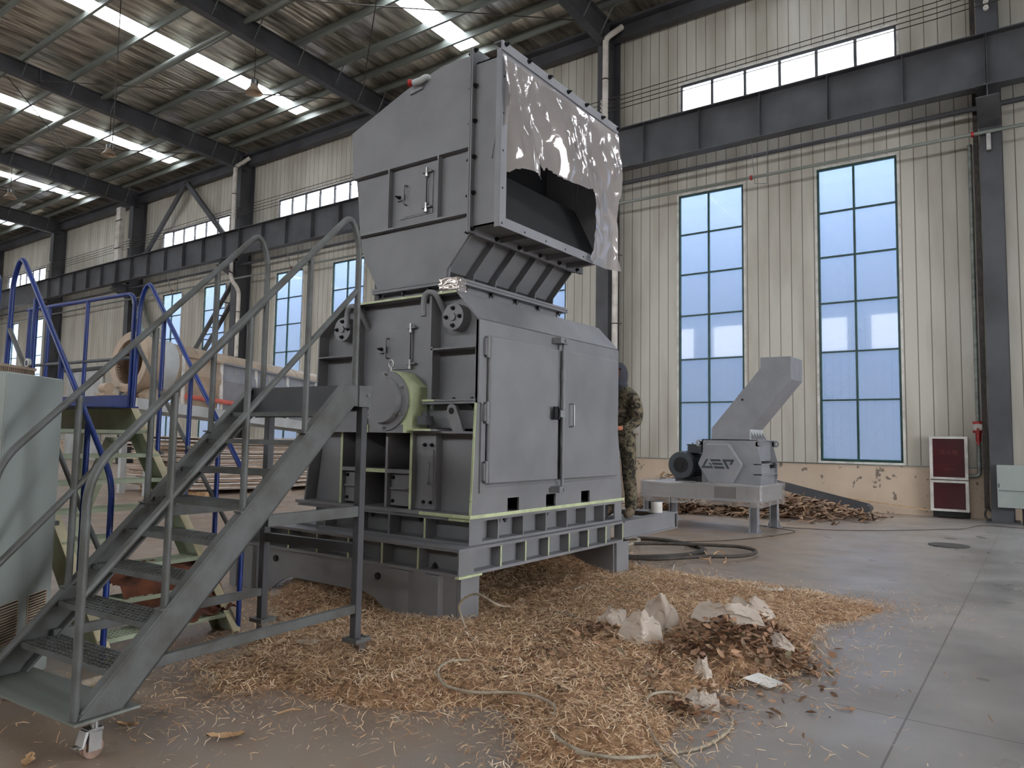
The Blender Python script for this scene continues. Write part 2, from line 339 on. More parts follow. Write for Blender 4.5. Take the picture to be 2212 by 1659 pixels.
def cladding():
    m, nt, out = newmat('neighbour_cladding'); L = nt.links.new
    p = nd(nt, 'ShaderNodeBsdfPrincipled'); L(p.outputs[0], out.inputs[0]); p.inputs['Roughness'].default_value = .6
    tc = nd(nt, 'ShaderNodeTexCoord'); sx = nd(nt, 'ShaderNodeSeparateXYZ'); L(tc.outputs['Object'], sx.inputs[0])
    md = nd(nt, 'ShaderNodeMath', operation='PINGPONG'); md.inputs[1].default_value = .12; L(sx.outputs['X'], md.inputs[0])
    lt = nd(nt, 'ShaderNodeMath', operation='LESS_THAN'); lt.inputs[1].default_value = .02; L(md.outputs[0], lt.inputs[0])
    mx = nd(nt, 'ShaderNodeMixRGB'); mx.inputs[1].default_value = srgb(97,117,148); mx.inputs[2].default_value = srgb(91,111,141); L(lt.outputs[0], mx.inputs[0]); L(mx.outputs[0], p.inputs['Base Color'])
    return m
M['cladding'] = cladding()
def film(name, alpha, col, rough=.12, bump=.3, metal=0.0):
    m, nt, out = newmat(name); L = nt.links.new
    p = nd(nt, 'ShaderNodeBsdfPrincipled'); p.inputs['Base Color'].default_value = col; p.inputs['Roughness'].default_value = rough; p.inputs['Metallic'].default_value = metal
    p.inputs['Specular IOR Level'].default_value = 1
    tr = nd(nt, 'ShaderNodeBsdfTransparent'); mx = nd(nt, 'ShaderNodeMixShader'); mx.inputs[0].default_value = alpha
    tc = nd(nt, 'ShaderNodeTexCoord'); nz = nd(nt, 'ShaderNodeTexNoise'); nz.inputs['Scale'].default_value = 6; nz.inputs['Detail'].default_value = 3; L(tc.outputs['Object'], nz.inputs['Vector'])
    b = nd(nt, 'ShaderNodeBump'); b.inputs['Strength'].default_value = bump; b.inputs['Distance'].default_value = .03; L(nz.outputs['Fac'], b.inputs['Height']); L(b.outputs[0], p.inputs['Normal'])
    L(tr.outputs[0], mx.inputs[1]); L(p.outputs[0], mx.inputs[2]); L(mx.outputs[0], out.inputs[0]); return m
M['film'] = film('plastic_sheet', .78, srgb(196,188,186), .1, .25, .35)
M['bag'] = film('dusty_plastic_bag', .72, srgb(204,190,174), .35, .6)
M['wrap'] = film('stretch_wrap', .36, srgb(196,190,186), .2, .5)
def island(name, cols, rough=.75):
    m, nt, out = newmat(name); L = nt.links.new
    p = nd(nt, 'ShaderNodeBsdfPrincipled'); L(p.outputs[0], out.inputs[0]); p.inputs['Roughness'].default_value = rough
    g = nd(nt, 'ShaderNodeNewGeometry'); cr = nd(nt, 'ShaderNodeValToRGB'); e = cr.color_ramp.elements
    e[0].color = cols[0]; e[1].color = cols[-1]
    for i, c in enumerate(cols[1:-1]): e.new((i+1)/(len(cols)-1)).color = c
    L(g.outputs['Random Per Island'], cr.inputs[0]); L(cr.outputs[0], p.inputs['Base Color']); return m
M['chips'] = island('wood_chips', [srgb(150,112,80), srgb(194,154,116), srgb(220,184,144), srgb(240,216,180), srgb(202,164,126), srgb(250,234,208)])
M['chipbed'] = paint('chip_bed', srgb(186,148,112), srgb(112,82,58), .9, scale=26, bump=1.0, bscale=70, detail=8)
M['leaves'] = island('dry_leaves', [srgb(112,88,70), srgb(150,116,92), srgb(172,132,104), srgb(124,112,86), srgb(190,148,116), srgb(98,76,64)])
M['leaf1'] = M['leaves']
M['bark'] = island('bark_strips', [srgb(92,66,46), srgb(130,98,70), srgb(160,126,94), srgb(70,50,38)])
# ============================================================ THE HALL
WY = 18.33                                    # inner face of the long wall
CX = [8.4, -.67, -9.75, -18.6, -27.3, -36.3, -45.2, -54.2]      # columns
def roofz(y): return 14.48-.039*abs(y)
XL, XR, YB = -62.0, 12.0, -14.0
f = MB(); f.add([(XL,YB,0),(XR+14,YB,0),(XR+14,WY+.3,0),(XL,WY+.3,0)], [(0,1,2,3)]); struct(f.build('floor', M['floor']), 'worn concrete floor with dust and saw-cut joints', 'floor')
# openings of the long wall: tall windows, clerestories
TW = [(-7.79,-6.03),(-4.24,-2.5),(-16.6,-14.85),(-13.1,-11.35),(-25.37,-23.65),(-21.87,-20.1),(-34.2,-32.5),(-30.65,-28.95),(-52.7,-51.0),(-49.2,-47.5),(1.2,2.95),(4.7,6.45)]
CW = [(-7.73,-2.45),(-16.75,-11.4),(-25.4,-20.2),(-34.5,-28.9),(-53.1,-47.6),(1.2,6.5)]
ZW0, ZW1, ZC0, ZC1, DADO = 1.12, 8.16, 9.95, 11.25, 1.05
w = MB(); T = .1
def wall_cells(xa, xb, tall, cler):
    cuts = sorted([xa, xb]+[c for a in tall for c in a]+[c for a in cler for c in a])
    for x0, x1 in zip(cuts, cuts[1:]):
        if x1-x0 < 1e-4: continue
        m = (x0+x1)/2; seg = [(DADO, 13.77)]
        if any(a < m < b for a, b in tall): seg = [(s0, s1) for s0, s1 in ((DADO, ZW0), (ZW1, 13.77)) if s1 > s0]
        if any(a < m < b for a, b in cler):
            seg = [q for s0, s1 in seg for q in ((s0, min(s1, ZC0)), (max(s0, ZC1), s1)) if q[1]-q[0] > 1e-3]
        for s0, s1 in seg: w.box(x0, x1, WY, WY+T, s0, s1)
wall_cells(XL, XR, TW, CW)
struct(w.build('wall_back', M['wall']), 'cream ribbed sandwich panel wall', 'wall')
p = MB(); p.box(XL, XR, WY-.03, WY+.2, 0, DADO); struct(p.build('trim_1', M['plinth']), 'stained flaking plaster plinth under the panels', 'wall')
p = MB(); p.box(XL, XR, WY-.05, WY+.0, DADO, DADO+.025); struct(p.build('trim_2', M['galv']), 'thin drip flashing between panels and plinth', 'trim')
# windows
n = 1
rows = [8.157, 7.069, 5.978, 4.862, 3.689, 2.548, 1.12]
for a, b in TW:
    r = root('window_%d' % n, 'tall green framed window of the long wall', 'window', ((a+b)/2, WY, ZW0), kind='structure'); n += 1
    fr = MB(); t = .028; y0, y1 = WY-.0, WY+.06
    fr.box(a, a+t*1.8, y0, y1, ZW0, ZW1); fr.box(b-t*1.8, b, y0, y1, ZW0, ZW1); fr.box(a+t*1.8, b-t*1.8, y0, y1, ZW0, ZW0+.06); fr.box(a+t*1.8, b-t*1.8, y0, y1, ZW1-.05, ZW1)
    m = a+(b-a)*.47; fr.box(m-t*.8, m+t*.8, y0, y1, ZW0+.06, ZW1-.05)
    for z in rows[1:-1]: fr.box(a+t*1.8, m-t*.8, y0+.005, y1-.005, z-t*.7, z+t*.7); fr.box(m+t*.8, b-t*1.8, y0+.005, y1-.005, z-t*.7, z+t*.7)
    fr.build('window_frame', M['winframe'], r)
    tr = MB(); tr.box(a-.05, a, WY-.02, WY+.02, ZW0-.05, ZW1+.05); tr.box(b, b+.05, WY-.02, WY+.02, ZW0-.05, ZW1+.05); tr.box(a, b, WY-.02, WY+.02, ZW1, ZW1+.05); tr.box(a-.06, b+.06, WY-.03, WY+.02, ZW0-.05, ZW0)
    tr.build('window_trim', M['whitetrim'], r)
    g = MB(); g.add([(a,WY+.03,ZW0),(b,WY+.03,ZW0),(b,WY+.03,ZW1),(a,WY+.03,ZW1)], [(0,1,2,3)]); g.build('window_glass', M['glass'], r)
for a, b in CW:
    r = root('window_%d' % n, 'long low clerestory window above the crane beam', 'window', ((a+b)/2, WY, ZC0), kind='structure'); n += 1
    fr = MB(); fr.box(a, a+.05, WY, WY+.06, ZC0, ZC1); fr.box(b-.05, b, WY, WY+.06, ZC0, ZC1); fr.box(a, b, WY, WY+.06, ZC1-.05, ZC1); fr.box(a, b, WY, WY+.06, ZC0, ZC0+.05)
    for i in range(1, 6): x = a+(b-a)*i/6; fr.box(x-.035, x+.035, WY-.01, WY+.06, ZC0+.05, ZC1-.05)
    fr.build('window_frame', M['steel'], r)
    tr = MB(); tr.box(a-.05, b+.05, WY-.02, WY+.02, ZC1, ZC1+.06); tr.box(a-.05, a, WY-.02, WY+.02, ZC0, ZC1); tr.box(b, b+.05, WY-.02, WY+.02, ZC0, ZC1); tr.build('window_trim', M['whitetrim'], r)
    g = MB(); g.add([(a,WY+.03,ZC0),(b,WY+.03,ZC0),(b,WY+.03,ZC1),(a,WY+.03,ZC1)], [(0,1,2,3)]); g.build('window_glass', M['clear'], r)
# the building next door, seen through the tall windows
nb = MB(); nb.box(-70, 20, 24.5, 25, 0, 12.2); struct(nb.build('wall_neighbour', M['cladding']), 'blue clad wall of the building next door', 'wall')
og = MB(); og.add([(-75,WY+.2,-.02),(26,WY+.2,-.02),(26,25,-.02),(-75,25,-.02)], [(0,1,2,3)]); struct(og.build('floor_outside', M['plinth']), 'paved strip outside the long wall', 'ground')
# the other walls (behind and beside the camera)
q = MB(); q.box(XL-.2, XL, YB, WY+.2, 0, 15); struct(q.build('wall_left', M['wall']), 'far gable wall', 'wall')
q = MB()
q.box(XL, XR, YB-.2, YB, 0, 7.6); q.box(XL, XR, YB-.2, YB, 9.8, 15)
for i in range(15): q.box(XL+i*5.2, XL+i*5.2+1.4, YB-.2, YB, 7.6, 9.8)
struct(q.build('wall_front', M['wall']), 'side wall behind the camera with window bays', 'wall')
q = MB(); q.box(XR, XR+.2, YB, 4, 0, 15.2); q.box(XR, XR+.2, 11, WY+.2, 0, 15.2); q.box(XR, XR+.2, 4, 11, 6.0, 15.2); struct(q.build('wall_right', M['wall']), 'gable wall with the open gate', 'wall')
# ceiling with translucent strips
SK = [(-58.8,-58.0),(-50.0,-49.15),(-41.0,-40.2),(-31.97,-31.15),(-22.86,-22.1),(-14.63,-13.87),(-5.5,-4.7),(3.6,4.4)]
c = MB(); s = MB(); xs = XL-.3; TH = .04
def slab(mb, x0, x1, y0, y1, lift=0):
    for a, b in ((y0, 0), (0, y1)): mb.hexa([(x0,a,roofz(a)+lift),(x1,a,roofz(a)+lift),(x1,b,roofz(b)+lift),(x0,b,roofz(b)+lift)], [(x0,a,roofz(a)+TH+lift),(x1,a,roofz(a)+TH+lift),(x1,b,roofz(b)+TH+lift),(x0,b,roofz(b)+TH+lift)])
SKY = (1.5, 17.1)
for a, b in SK+[(XR+.3, None)]:
    slab(c, xs, a, YB-.3, WY+.4)
    if b is None: break
    for y0, y1 in ((YB-.3, SKY[0]), (SKY[1], WY+.4)):
        c.hexa([(a,y0,roofz(y0)),(b,y0,roofz(y0)),(b,y1,roofz(y1)),(a,y1,roofz(y1))], [(a,y0,roofz(y0)+TH),(b,y0,roofz(y0)+TH),(b,y1,roofz(y1)+TH),(a,y1,roofz(y1)+TH)])
    xs = b
struct(c.build('ceiling', M['foil']), 'silver foil insulated roof underside', 'ceiling')
for i, (a, b) in enumerate(SK):
    s = MB(); y0, y1 = SKY; s.add([(a,y0,roofz(y0)+.02),(b,y0,roofz(y0)+.02),(b,y1,roofz(y1)+.02),(a,y1,roofz(y1)+.02)], [(0,1,2,3)])
    struct(s.build('trim_%d' % (i+3), M['skylight']), 'translucent rooflight strip', 'rooflight')
# ------------------------------------------------------------ steel frame
def bayname(x):
    return {8.4:'beyond the right edge',-.67:'beside the red fire cabinet', -9.75:'just behind the big shredder hood', -18.6:'hidden in the middle behind the big shredder', -27.3:'left of the big shredder, third from the right', -36.3:'fourth from the right, behind the blue handrails', -45.2:'fifth from the right, far left', -54.2:'farthest at the left end'}[x]
def column(x):
    r = root('steel_column', 'grey steel column '+bayname(x), 'column', (x, 18, 0), 'steel columns along the long wall')
    m = MB(); m.box(x-.19, x+.19, 17.62, 17.64, 0, 13.3); m.box(x-.19, x+.19, 18.26, 18.28, 0, 13.3); m.box(x-.008, x+.008, 17.64, 18.26, 0, 13.3); m.build('column_shaft', M['steel'], r)
    m = MB(); m.box(x-.28, x+.28, 17.5, 18.29, .0, .03); m.build('base_plate', M['steel'], r)
    # corbel carrying the crane beam
    m = MB(); m.pX([(17.64,8.74),(16.9,8.74),(16.9,8.5),(17.64,8.15)], x-.01, x+.01); m.box(x-.2, x+.2, 16.88, 17.62, 8.72, 8.745); m.hexa([(x-.2,16.88,8.48),(x+.2,16.88,8.48),(x+.2,17.62,8.12),(x-.2,17.62,8.12)], [(x-.2,16.88,8.5),(x+.2,16.88,8.5),(x+.2,17.62,8.14),(x-.2,17.62,8.14)])
    m.build('crane_bracket', M['steel'], r)
    return r
for x in CX: column(x)
def rafter(x):
    r = root('roof_rafter', 'tapered grey roof rafter on the column '+bayname(x), 'rafter', (x, 17.6, 13), 'tapered roof rafters')
    ys = [17.95, 8.8, 0]; zb = [12.72, 13.33, 13.62]; m = MB()
    for a in range(2):
        y0, y1 = ys[a], ys[a+1]; t0, t1 = roofz(y0)-.3, roofz(y1)-.3
        m.pX([(y0,zb[a]),(y0,t0),(y1,t1),(y1,zb[a+1])], x-.006, x+.006)
        for z0, z1 in ((zb[a], zb[a+1]), (t0-.02, t1-.02)):
            m.hexa([(x-.13,y1,z1),(x+.13,y1,z1),(x+.13,y0,z0),(x-.13,y0,z0)], [(x-.13,y1,z1+.02),(x+.13,y1,z1+.02),(x+.13,y0,z0+.02),(x-.13,y0,z0+.02)])
    t = roofz(0)-.3; m.pX([(0,13.62),(0,t),(YB+.2,roofz(YB)-.3),(YB+.2,12.9)], x-.006, x+.006); m.box(x-.13, x+.13, YB+.2, 0, 13.9, 13.92) if 0 else None
    m.hexa([(x-.13,YB+.2,12.88),(x+.13,YB+.2,12.88),(x+.13,0,13.6),(x-.13,0,13.6)], [(x-.13,YB+.2,12.9),(x+.13,YB+.2,12.9),(x+.13,0,13.62),(x-.13,0,13.62)])
    m.box(x-.12, x+.12, 9.9, 9.94, 13.2, roofz(9.9)-.31)
    m.build('rafter_web', M['steel'], r)
    for k, y in enumerate(PUR):
        if k % 1 == 0 and y < 17.5:
            zbot = np.interp(y, [0, 8.8, 17.95], [13.62, 13.33, 12.72])
            for sgn in (1,):
                b = MB(); b.bar((x+sgn*.08, y-.02, zbot+.03), (x+sgn*.5, y, roofz(y)-.28), .05, .006, (0,1,0)); b.build('fly_brace', M['galv'], r)
    return r
PUR = [2.0, 3.5, 5.0, 6.48, 7.94, 9.40, 10.9, 12.27, 13.84, 15.32, 16.33, 17.25]
for x in CX: rafter(x)
def ordn(k): return ['first', 'second', 'third', 'fourth', 'fifth', 'sixth', 'seventh', 'eighth', 'ninth', 'tenth', 'eleventh', 'twelfth'][k]
for k, y in enumerate(PUR[::-1]):
    zt = roofz(y)-.0; m = MB(); m.box(XL, XR, y-.004, y+.004, zt-.3, zt-.004); m.box(XL, XR, y-.08, y, zt-.306, zt-.3); m.box(XL, XR, y, y+.07, zt-.012, zt-.006)
    tag(m.build('roof_purlin', M['galv']), 'galvanised roof purlin, %s row in from the eaves' % ordn(k), 'purlin', 'galvanised roof purlins')
m = MB(); m.cyl((XL, 12.0, roofz(12.0)-.40), (XR, 12.0, roofz(12.0)-.40), .085, n=14); tag(m.build('roof_strut_tube', M['galv']), 'round grey strut tube under the fifth purlin row', 'strut tube')
m = MB(); m.box(XL, XR, 17.99, 18.07, 13.0, 13.34); m.box(XL, XR, 17.75, 18.29, 13.34, 13.42); m.box(XL, XR, 17.95, 18.2, 12.98, 13.0); tag(m.build('eaves_beam', M['steel']), 'long grey eaves beam and gutter at the top of the wall', 'beam')
# crane runway beam
r = root('crane_beam', 'deep grey crane runway beam with stiffeners along the long wall', 'crane beam', (-20, 17.15, 8.76))
m = MB(); m.box(XL, XR, 17.143, 17.157, 8.78, 9.83); m.box(XL, XR, 16.97, 17.33, 9.83, 9.855); m.box(XL, XR, 17.0, 17.3, 8.76, 8.785); m.box(XL, XR, 17.12, 17.18, 9.855, 9.90); m.build('beam_web', M['steel'], r)
for x in CX[:-1]:
    nb_ = 6; xs_ = [x-9.07*k/nb_ for k in range(nb_+1)] if x < 8 else [x-1.5, x-3, x-4.5, x-6, x-7.5]
    for k, xx in enumerate(xs_[:-1] if x < 8 else xs_):
        if xx < -46: continue
        b = MB(); b.box(xx-.006, xx+.006, 17.0, 17.142, 8.785, 9.83)
        if k == 0 and x < 8: b.box(xx-.03, xx-.02, 17.0, 17.142, 8.785, 9.83)
        b.build('stiffener', M['steel'], r)
# service pipes, in runs from column to column
m = MB(); m.cyl((XL, 17.75, 8.62), (XR, 17.75, 8.62), .055, n=14); tag(m.build('steam_pipe', M['steel']), 'thick dark grey pipe just under the crane beam', 'pipe')
r = root('sprinkler_pipe', 'thin pale grey pipe under the crane beam above the tall windows', 'pipe', (-20, 17.55, 8.0))
m = MB(); m.cyl((XL, 17.55, 8.0), (XR, 17.55, 8.0), .038, n=14); m.build('pipe_run', M['galv'], r)
for x in (-5.6, -1.0, -14.5, -23.4, -32.0, -40.5):
    b = MB(); b.cyl((x, 17.55, 8.0), (x+.05, 17.55, 8.0), .06, n=14); b.build('red_coupling', M['red'], r)
for i, x in enumerate((-5.35, -14.3, -23.2, -31.8)):
    h = MB(); h.bar((x-.12,17.2,8.78), (x-.12,17.5,7.82), .03, .006, (1,0,0)); h.bar((x+.14,17.6,8.72), (x+.14,17.6,7.8), .03, .006, (1,0,0)); h.bar((x-.14,17.5,7.82), (x+.14,17.6,7.8), .03, .006)
    tag(h.build('pipe_hanger', M['galv']), 'flat steel pipe hanger in the %s bay from the right' % ordn(i), 'pipe hanger', 'pipe hangers under the crane beam')
# bus wires along the wall with insulators
for k in range(4):
    z = 11.03-.125*k; y = 17.5
    m = MB(); m.tube([(XR,y,z+.04),(-.67,y,z+.06),(-1.6,y,z+.03),(-9.75,y,z),(-18.6,y,z-.02),(-27.3,y,z-.02),(-36.3,y,z-.1),(-45.2,y,z-.14),(-54,y,z-.1)], .011, 6)
    tag(m.build('bus_wire', M['cable']), 'bare trolley wire above the crane beam, %s from the top' % ordn(k), 'wire', 'trolley wires on the wall')
for x in CX[1:7]:
    r = root('insulator_set', 'four small insulators on the column '+bayname(x).replace('left of the big shredder, ','').replace(', behind the blue handrails',''), 'insulator', (x, 17.5, 10.9), 'insulators on the columns')
    for k in range(4):
        z = 11.03-.125*k; b = MB()
        for q in range(3): b.cyl((x,17.6-q*.03,z), (x,17.585-q*.03,z), .05, n=12)
        b.cyl((x,17.62,z), (x,17.49,z), .02, n=8); b.build('insulator', M['whitetrim'], r)
# rain downpipes
def downpipe(x, wide, lab, y=17.5):
    r = root('downpipe', lab, 'downpipe', (x, y, 0), 'white rain downpipes')
    m = MB(); pts = [(x+.28,17.9,13.25),(x+.05,17.62,12.95),(x-.02,y,12.8),(x-.02,y,9.3),(x-.02,y,8.0),(x+.2,17.72,7.55),(x+.2,17.72,4),(x+.2,17.72,0.05)]
    m.tube(round_path(pts, .25, 5), .085, 14); m.build('pipe', M['white_pipe'], r)
    for z, xx, yy in ((11.6,x-.02,y),(10.0,x-.02,y),(6.6,x+.2,17.72),(4.7,x+.2,17.72),(2.5,x+.2,17.72)):
        b = MB(); b.ring((xx,yy,z), (0,0,1), .1, .084, .03, 16); b.bar((xx+.08,yy,z+.01), (xx+.2,yy+.05,z+.01), .02, .02); b.build('pipe_clip', M['cable'], r)
downpipe(-9.6, .1, 'white plastic downpipe on the column right of the shredder hood')
downpipe(-27.25, .1, 'white plastic downpipe on the column between far windows, above the grey stair', y=17.45)
r = root('downpipe', 'white square boxed downpipe beside the far column behind the blue railing', 'downpipe', (-36.9, 17.5, 0), 'white rain downpipes')
m = MB(); m.box(-37.15,-36.75,17.3,17.55,9.9,12.7); m.build('pipe', M['white_pipe'], r)
for z in (10.6, 12.0): b = MB(); b.box(-37.15,-36.5,17.28,17.3,z,z+.05); b.build('pipe_clip', M['cable'], r)
# wall bracing
def brace(p0, p1, lab, wd=.16):
    m = MB(); m.bar(p0, p1, wd, .12, (0,1,0)); tag(m.build('wall_brace', M['steel']), lab, 'brace', 'diagonal wall braces')
brace((-31.9,17.9,13.1), (-35.6,17.9,9.9), 'left leg of the upper V brace above the far clerestory window', .22)
brace((-31.8,17.9,13.1), (-28.3,17.9,9.9), 'right leg of the upper V brace crossing the far clerestory window', .22)
def lattice(x0, z0, x1, z1, lab, mat):
    r = root('lattice_brace', lab, 'brace', (x0, 17.9, z0), 'lattice wall braces')
    for dy in (0, .45):
        m = MB(); m.bar((x0,17.7+dy,z0), (x1,17.7+dy,z1), .1, .16, (0,1,0)); m.build('chord', mat, r)
    for k in range(9):
        t = (k+.5)/9; xx, zz = x0+(x1-x0)*t, z0+(z1-z0)*t; m = MB(); m.bar((xx,17.7,zz), (xx,18.15,zz), .04, .04); m.build('batten', mat, r)
lattice(-27.5, 7.9, -31.9, 3.4, 'grey double bar brace from the column down across the far tall window', M['steel'])
lattice(-36.0, 8.3, -32.9, 3.6, 'pale ladder-like brace above the drum, behind the blue handrail', M['galv'])
# thin tie rods under the roof
for i, (a, b, lab) in enumerate([((-27.3,9.6,13.3),(-18.75,16.2,12.95),'third bay'),((-36.3,9.6,13.3),(-27.45,16.2,12.95),'fourth bay'),((-18.6,9.6,13.3),(-9.9,16.6,13.0),'second bay'),((-18.7,16.6,12.85),(-9.9,9.6,13.15),'second bay, crossing'),((-45.2,9.6,13.3),(-36.4,16.2,12.95),'fifth bay'),((-27.3,9.0,13.15),(-36.3,16.4,12.85),'fourth bay, crossing')]):
    m = MB(); m.cyl(a, b, .016, n=6); tag(m.build('tie_rod', M['cable']), 'thin dark tie rod under the roof of the %s' % lab, 'tie rod', 'roof tie rods')
m = MB(); m.cyl((-20.2,9.2,13.4), (-20.2,9.2,9.4), .014, n=6); tag(m.build('hanging_rope', M['cable']), 'thin dark rope hanging from the near rafter', 'rope')
# high bay lamps
for i, (x, y, z) in enumerate([(-19.6,13.05,12.15),(-28.9,13.05,12.2),(-38.0,12.96,12.15)]):
    r = root('highbay_lamp', ['aluminium high bay lamp nearest the shredder hood, against the bright rooflight','middle high bay lamp hanging left of the near rafter','farthest high bay lamp at the left edge'][i], 'lamp', (x,y,z), 'high bay lamps under the roof')
    prof = [(.06,.28),(.1,.26),(.12,.2),(.2,.08),(.27,0)]; m = MB(); N = 24
    vs = [(x+a*math.cos(2*math.pi*k/N), y+a*math.sin(2*math.pi*k/N), z+b) for a, b in prof for k in range(N)]
    m.add(vs, [(i2*N+k, i2*N+(k+1) % N, (i2+1)*N+(k+1) % N, (i2+1)*N+k) for i2 in range(len(prof)-1) for k in range(N)], 0, True); m.build('lamp_shade', M['beige'], r)
    m = MB(); m.cyl((x,y,z+.26), (x,y,z+.4), .12, n=20); m.build('ballast_housing', M['zinc'], r)
    m = MB(); m.cyl((x,y,z+.4), (x,y,roofz(y)+.01), .012, n=6); m.build('suspension_rod', M['cable'], r)
# sliding door far left
r = root('door_1', 'grey sliding door in the far wall', 'door', (-42, 18.2, 0), kind='structure')
m = MB(); m.box(-43.5,-39.6,18.22,18.3,.02,4.75); m.build('door_panel', M['palegrey'], r)
m = MB(); m.box(-44,-39.2,18.15,18.3,4.78,4.95); m.build('door_track', M['steel'], r)
# ------------------------------------------------------------ fittings on the right of the wall
r = root('fire_hose_cabinet', 'dark red fire hose cabinet with white frame on the plaster plinth', 'fire cabinet', (-1.61, 18.2, .14))
fx0, fx1, fz0, fz1, fy = -1.968, -1.262, .14, 1.72, 18.05
m = MB(); m.box(fx0+.01, fx1-.01, fy+.03, 18.3, fz0, fz1); m.build('cabinet_body', paint('dark_red_glass', srgb(74,18,26), srgb(64,14,22), .25), r)
m = MB(); t = .06; zm = .80
for z0, z1 in ((fz0, zm-.01), (zm+.01, fz1)):
    m.box(fx0, fx0+t, fy, fy+.03, z0, z1); m.box(fx1-t, fx1, fy, fy+.03, z0, z1); m.box(fx0+t, fx1-t, fy, fy+.03, z0, z0+t*.8); m.box(fx0+t, fx1-t, fy, fy+.03, z1-t*.8, z1)
m.build('door_frame', M['whitetrim'], r)
def text(body, loc, rot, size, mat, parent, name='lettering', ext=.001):
    cu = bpy.data.curves.new(name, 'FONT'); cu.body = body; cu.size = size; cu.extrude = ext; cu.align_x = 'CENTER'; cu.align_y = 'CENTER'; cu.materials.append(mat)
    t = bpy.data.objects.new(name, cu); COL.objects.link(t); bpy.context.view_layer.update(); me = bpy.data.meshes.new_from_object(t.evaluated_get(bpy.context.evaluated_depsgraph_get())); bpy.data.objects.remove(t)
    me.name = name; o = bpy.data.objects.new(name, me); COL.objects.link(o); o.location = loc; o.rotation_euler = rot; adopt(o, parent); return o
M['faintred'] = paint('faint_red_print', srgb(104,18,30), srgb(94,14,26), .5)
text('消火栓', (-1.615, fy+.026, 1.38), (math.pi/2,0,0), .12, M['faintred'], r)
text('火警119', (-1.615, fy+.026, 1.02), (math.pi/2,0,0), .06, M['faintred'], r)
m = MB(); m.box(fx0+.04, fx1-.0, 18.1, 18.3, .02, fz0); m.build('cabinet_base', M['dark'], r)
r = root('fire_pipe', 'grey standpipe with red valve beside the fire cabinet', 'pipe', (-1.08, 18.15, .9))
m = MB(); m.tube(round_path([(-1.3,18.15,.9),(-1.07,18.15,.9),(-1.07,18.15,8.0)], .09), .04, 12); m.build('pipe', M['galv'], r)
m = MB(); m.cyl((-1.07,18.15,1.99), (-1.07,18.15,2.04), .1, n=16); m.cyl((-1.07,18.15,1.80), (-1.07,18.15,1.85), .1, n=16); m.cyl((-1.07,18.15,1.62), (-1.07,18.15,1.8), .05, n=12); m.box(-1.09,-1.05,18.0,18.1,1.55,1.9); m.build('valve', M['red'], r)
m = MB(); m.cyl((-1.07,18.06,1.92), (-1.07,18.09,1.92), .08, n=20); m.build('gauge', M['whitetrim'], r)
m = MB(); m.box(-.99,-.9,17.95,18.02,.25,12.5); tag(m.build('cable_duct', M['cable']), 'black cable duct running up beside the right column', 'duct')
m = MB(); m.tube(smooth_path([(-.94,17.9,.3),(-.98,17.85,.12),(-.9,17.8,.03),(-.84,17.85,.15),(-.93,17.95,.28)], 6), .02, 8); tag(m.build('cable_bundle', M['cable']), 'loose brown cable bundle at the foot of the duct', 'cable')
r = root('electrical_box', 'pale grey electrical wall box at the right edge', 'electrical box', (-.3, 17.45, .33))
m = MB(); m.box(-.74,.1,17.35,17.6,.33,1.16); m.build('box_body', M['cabwhite'], r, bevel=.006)
m = MB(); m.box(-.72,.08,17.33,17.352,.66,.668); m.box(-.72,-.7,17.33,17.352,.72,.8); m.build('latch', M['steel'], r)
m = MB(); m.box(-.35,.2,17.5,17.7,.0,.32); tag(m.build('junction_case', M['dark']), 'black case under the electrical box', 'case')
m = MB(); m.box(-.735,-.66,17.50,17.61,7.6,7.95); tag(m.build('wall_lamp', M['zinc']), 'small caged lamp on the right column under the pale pipe', 'lamp')
m = MB(); m.cyl((-1.2,13.1,.004), (-1.2,13.1,.012), .28, n=24); tag(m.build('floor_drain', M['cable']), 'round dark floor grate near the fire cabinet', 'drain')
# ============================================================ THE BIG SHREDDER
def P2(crop, s, x, y): return (crop[0]+x*s, crop[1]+y*s)
def qc(x, y): return P2((640,600), 760/2212, x, y)
def qf(x, y): return P2((650,900), 400/2212, x, y)
def qg(x, y): return P2((780,620), 280/1366, x, y)
def q2(x, y): return P2((700,50), 700/1787, x, y)
def q4(x, y): return P2((980,420), 400/2212, x, y)
def q3(x, y): return P2((1000,60), 400/2212, x, y)
def q5(x, y): return P2((760,380), 300/1778, x, y)
def XZ(px, Y): a = U(px[0], px[1], 'Y', Y); return (a[0], a[2])
def YZ(px, X): a = U(px[0], px[1], 'X', X); return (a[1], a[2])
SH = root('industrial_shredder', 'large grey industrial shredder on a ribbed steel base with tall angled hood', 'shredder', (-4.8, 5.9, 0))
G, LM, DK, BO = M['grey'], M['lime'], M['dark'], M['bolt']
GL = [G, LM, DK]
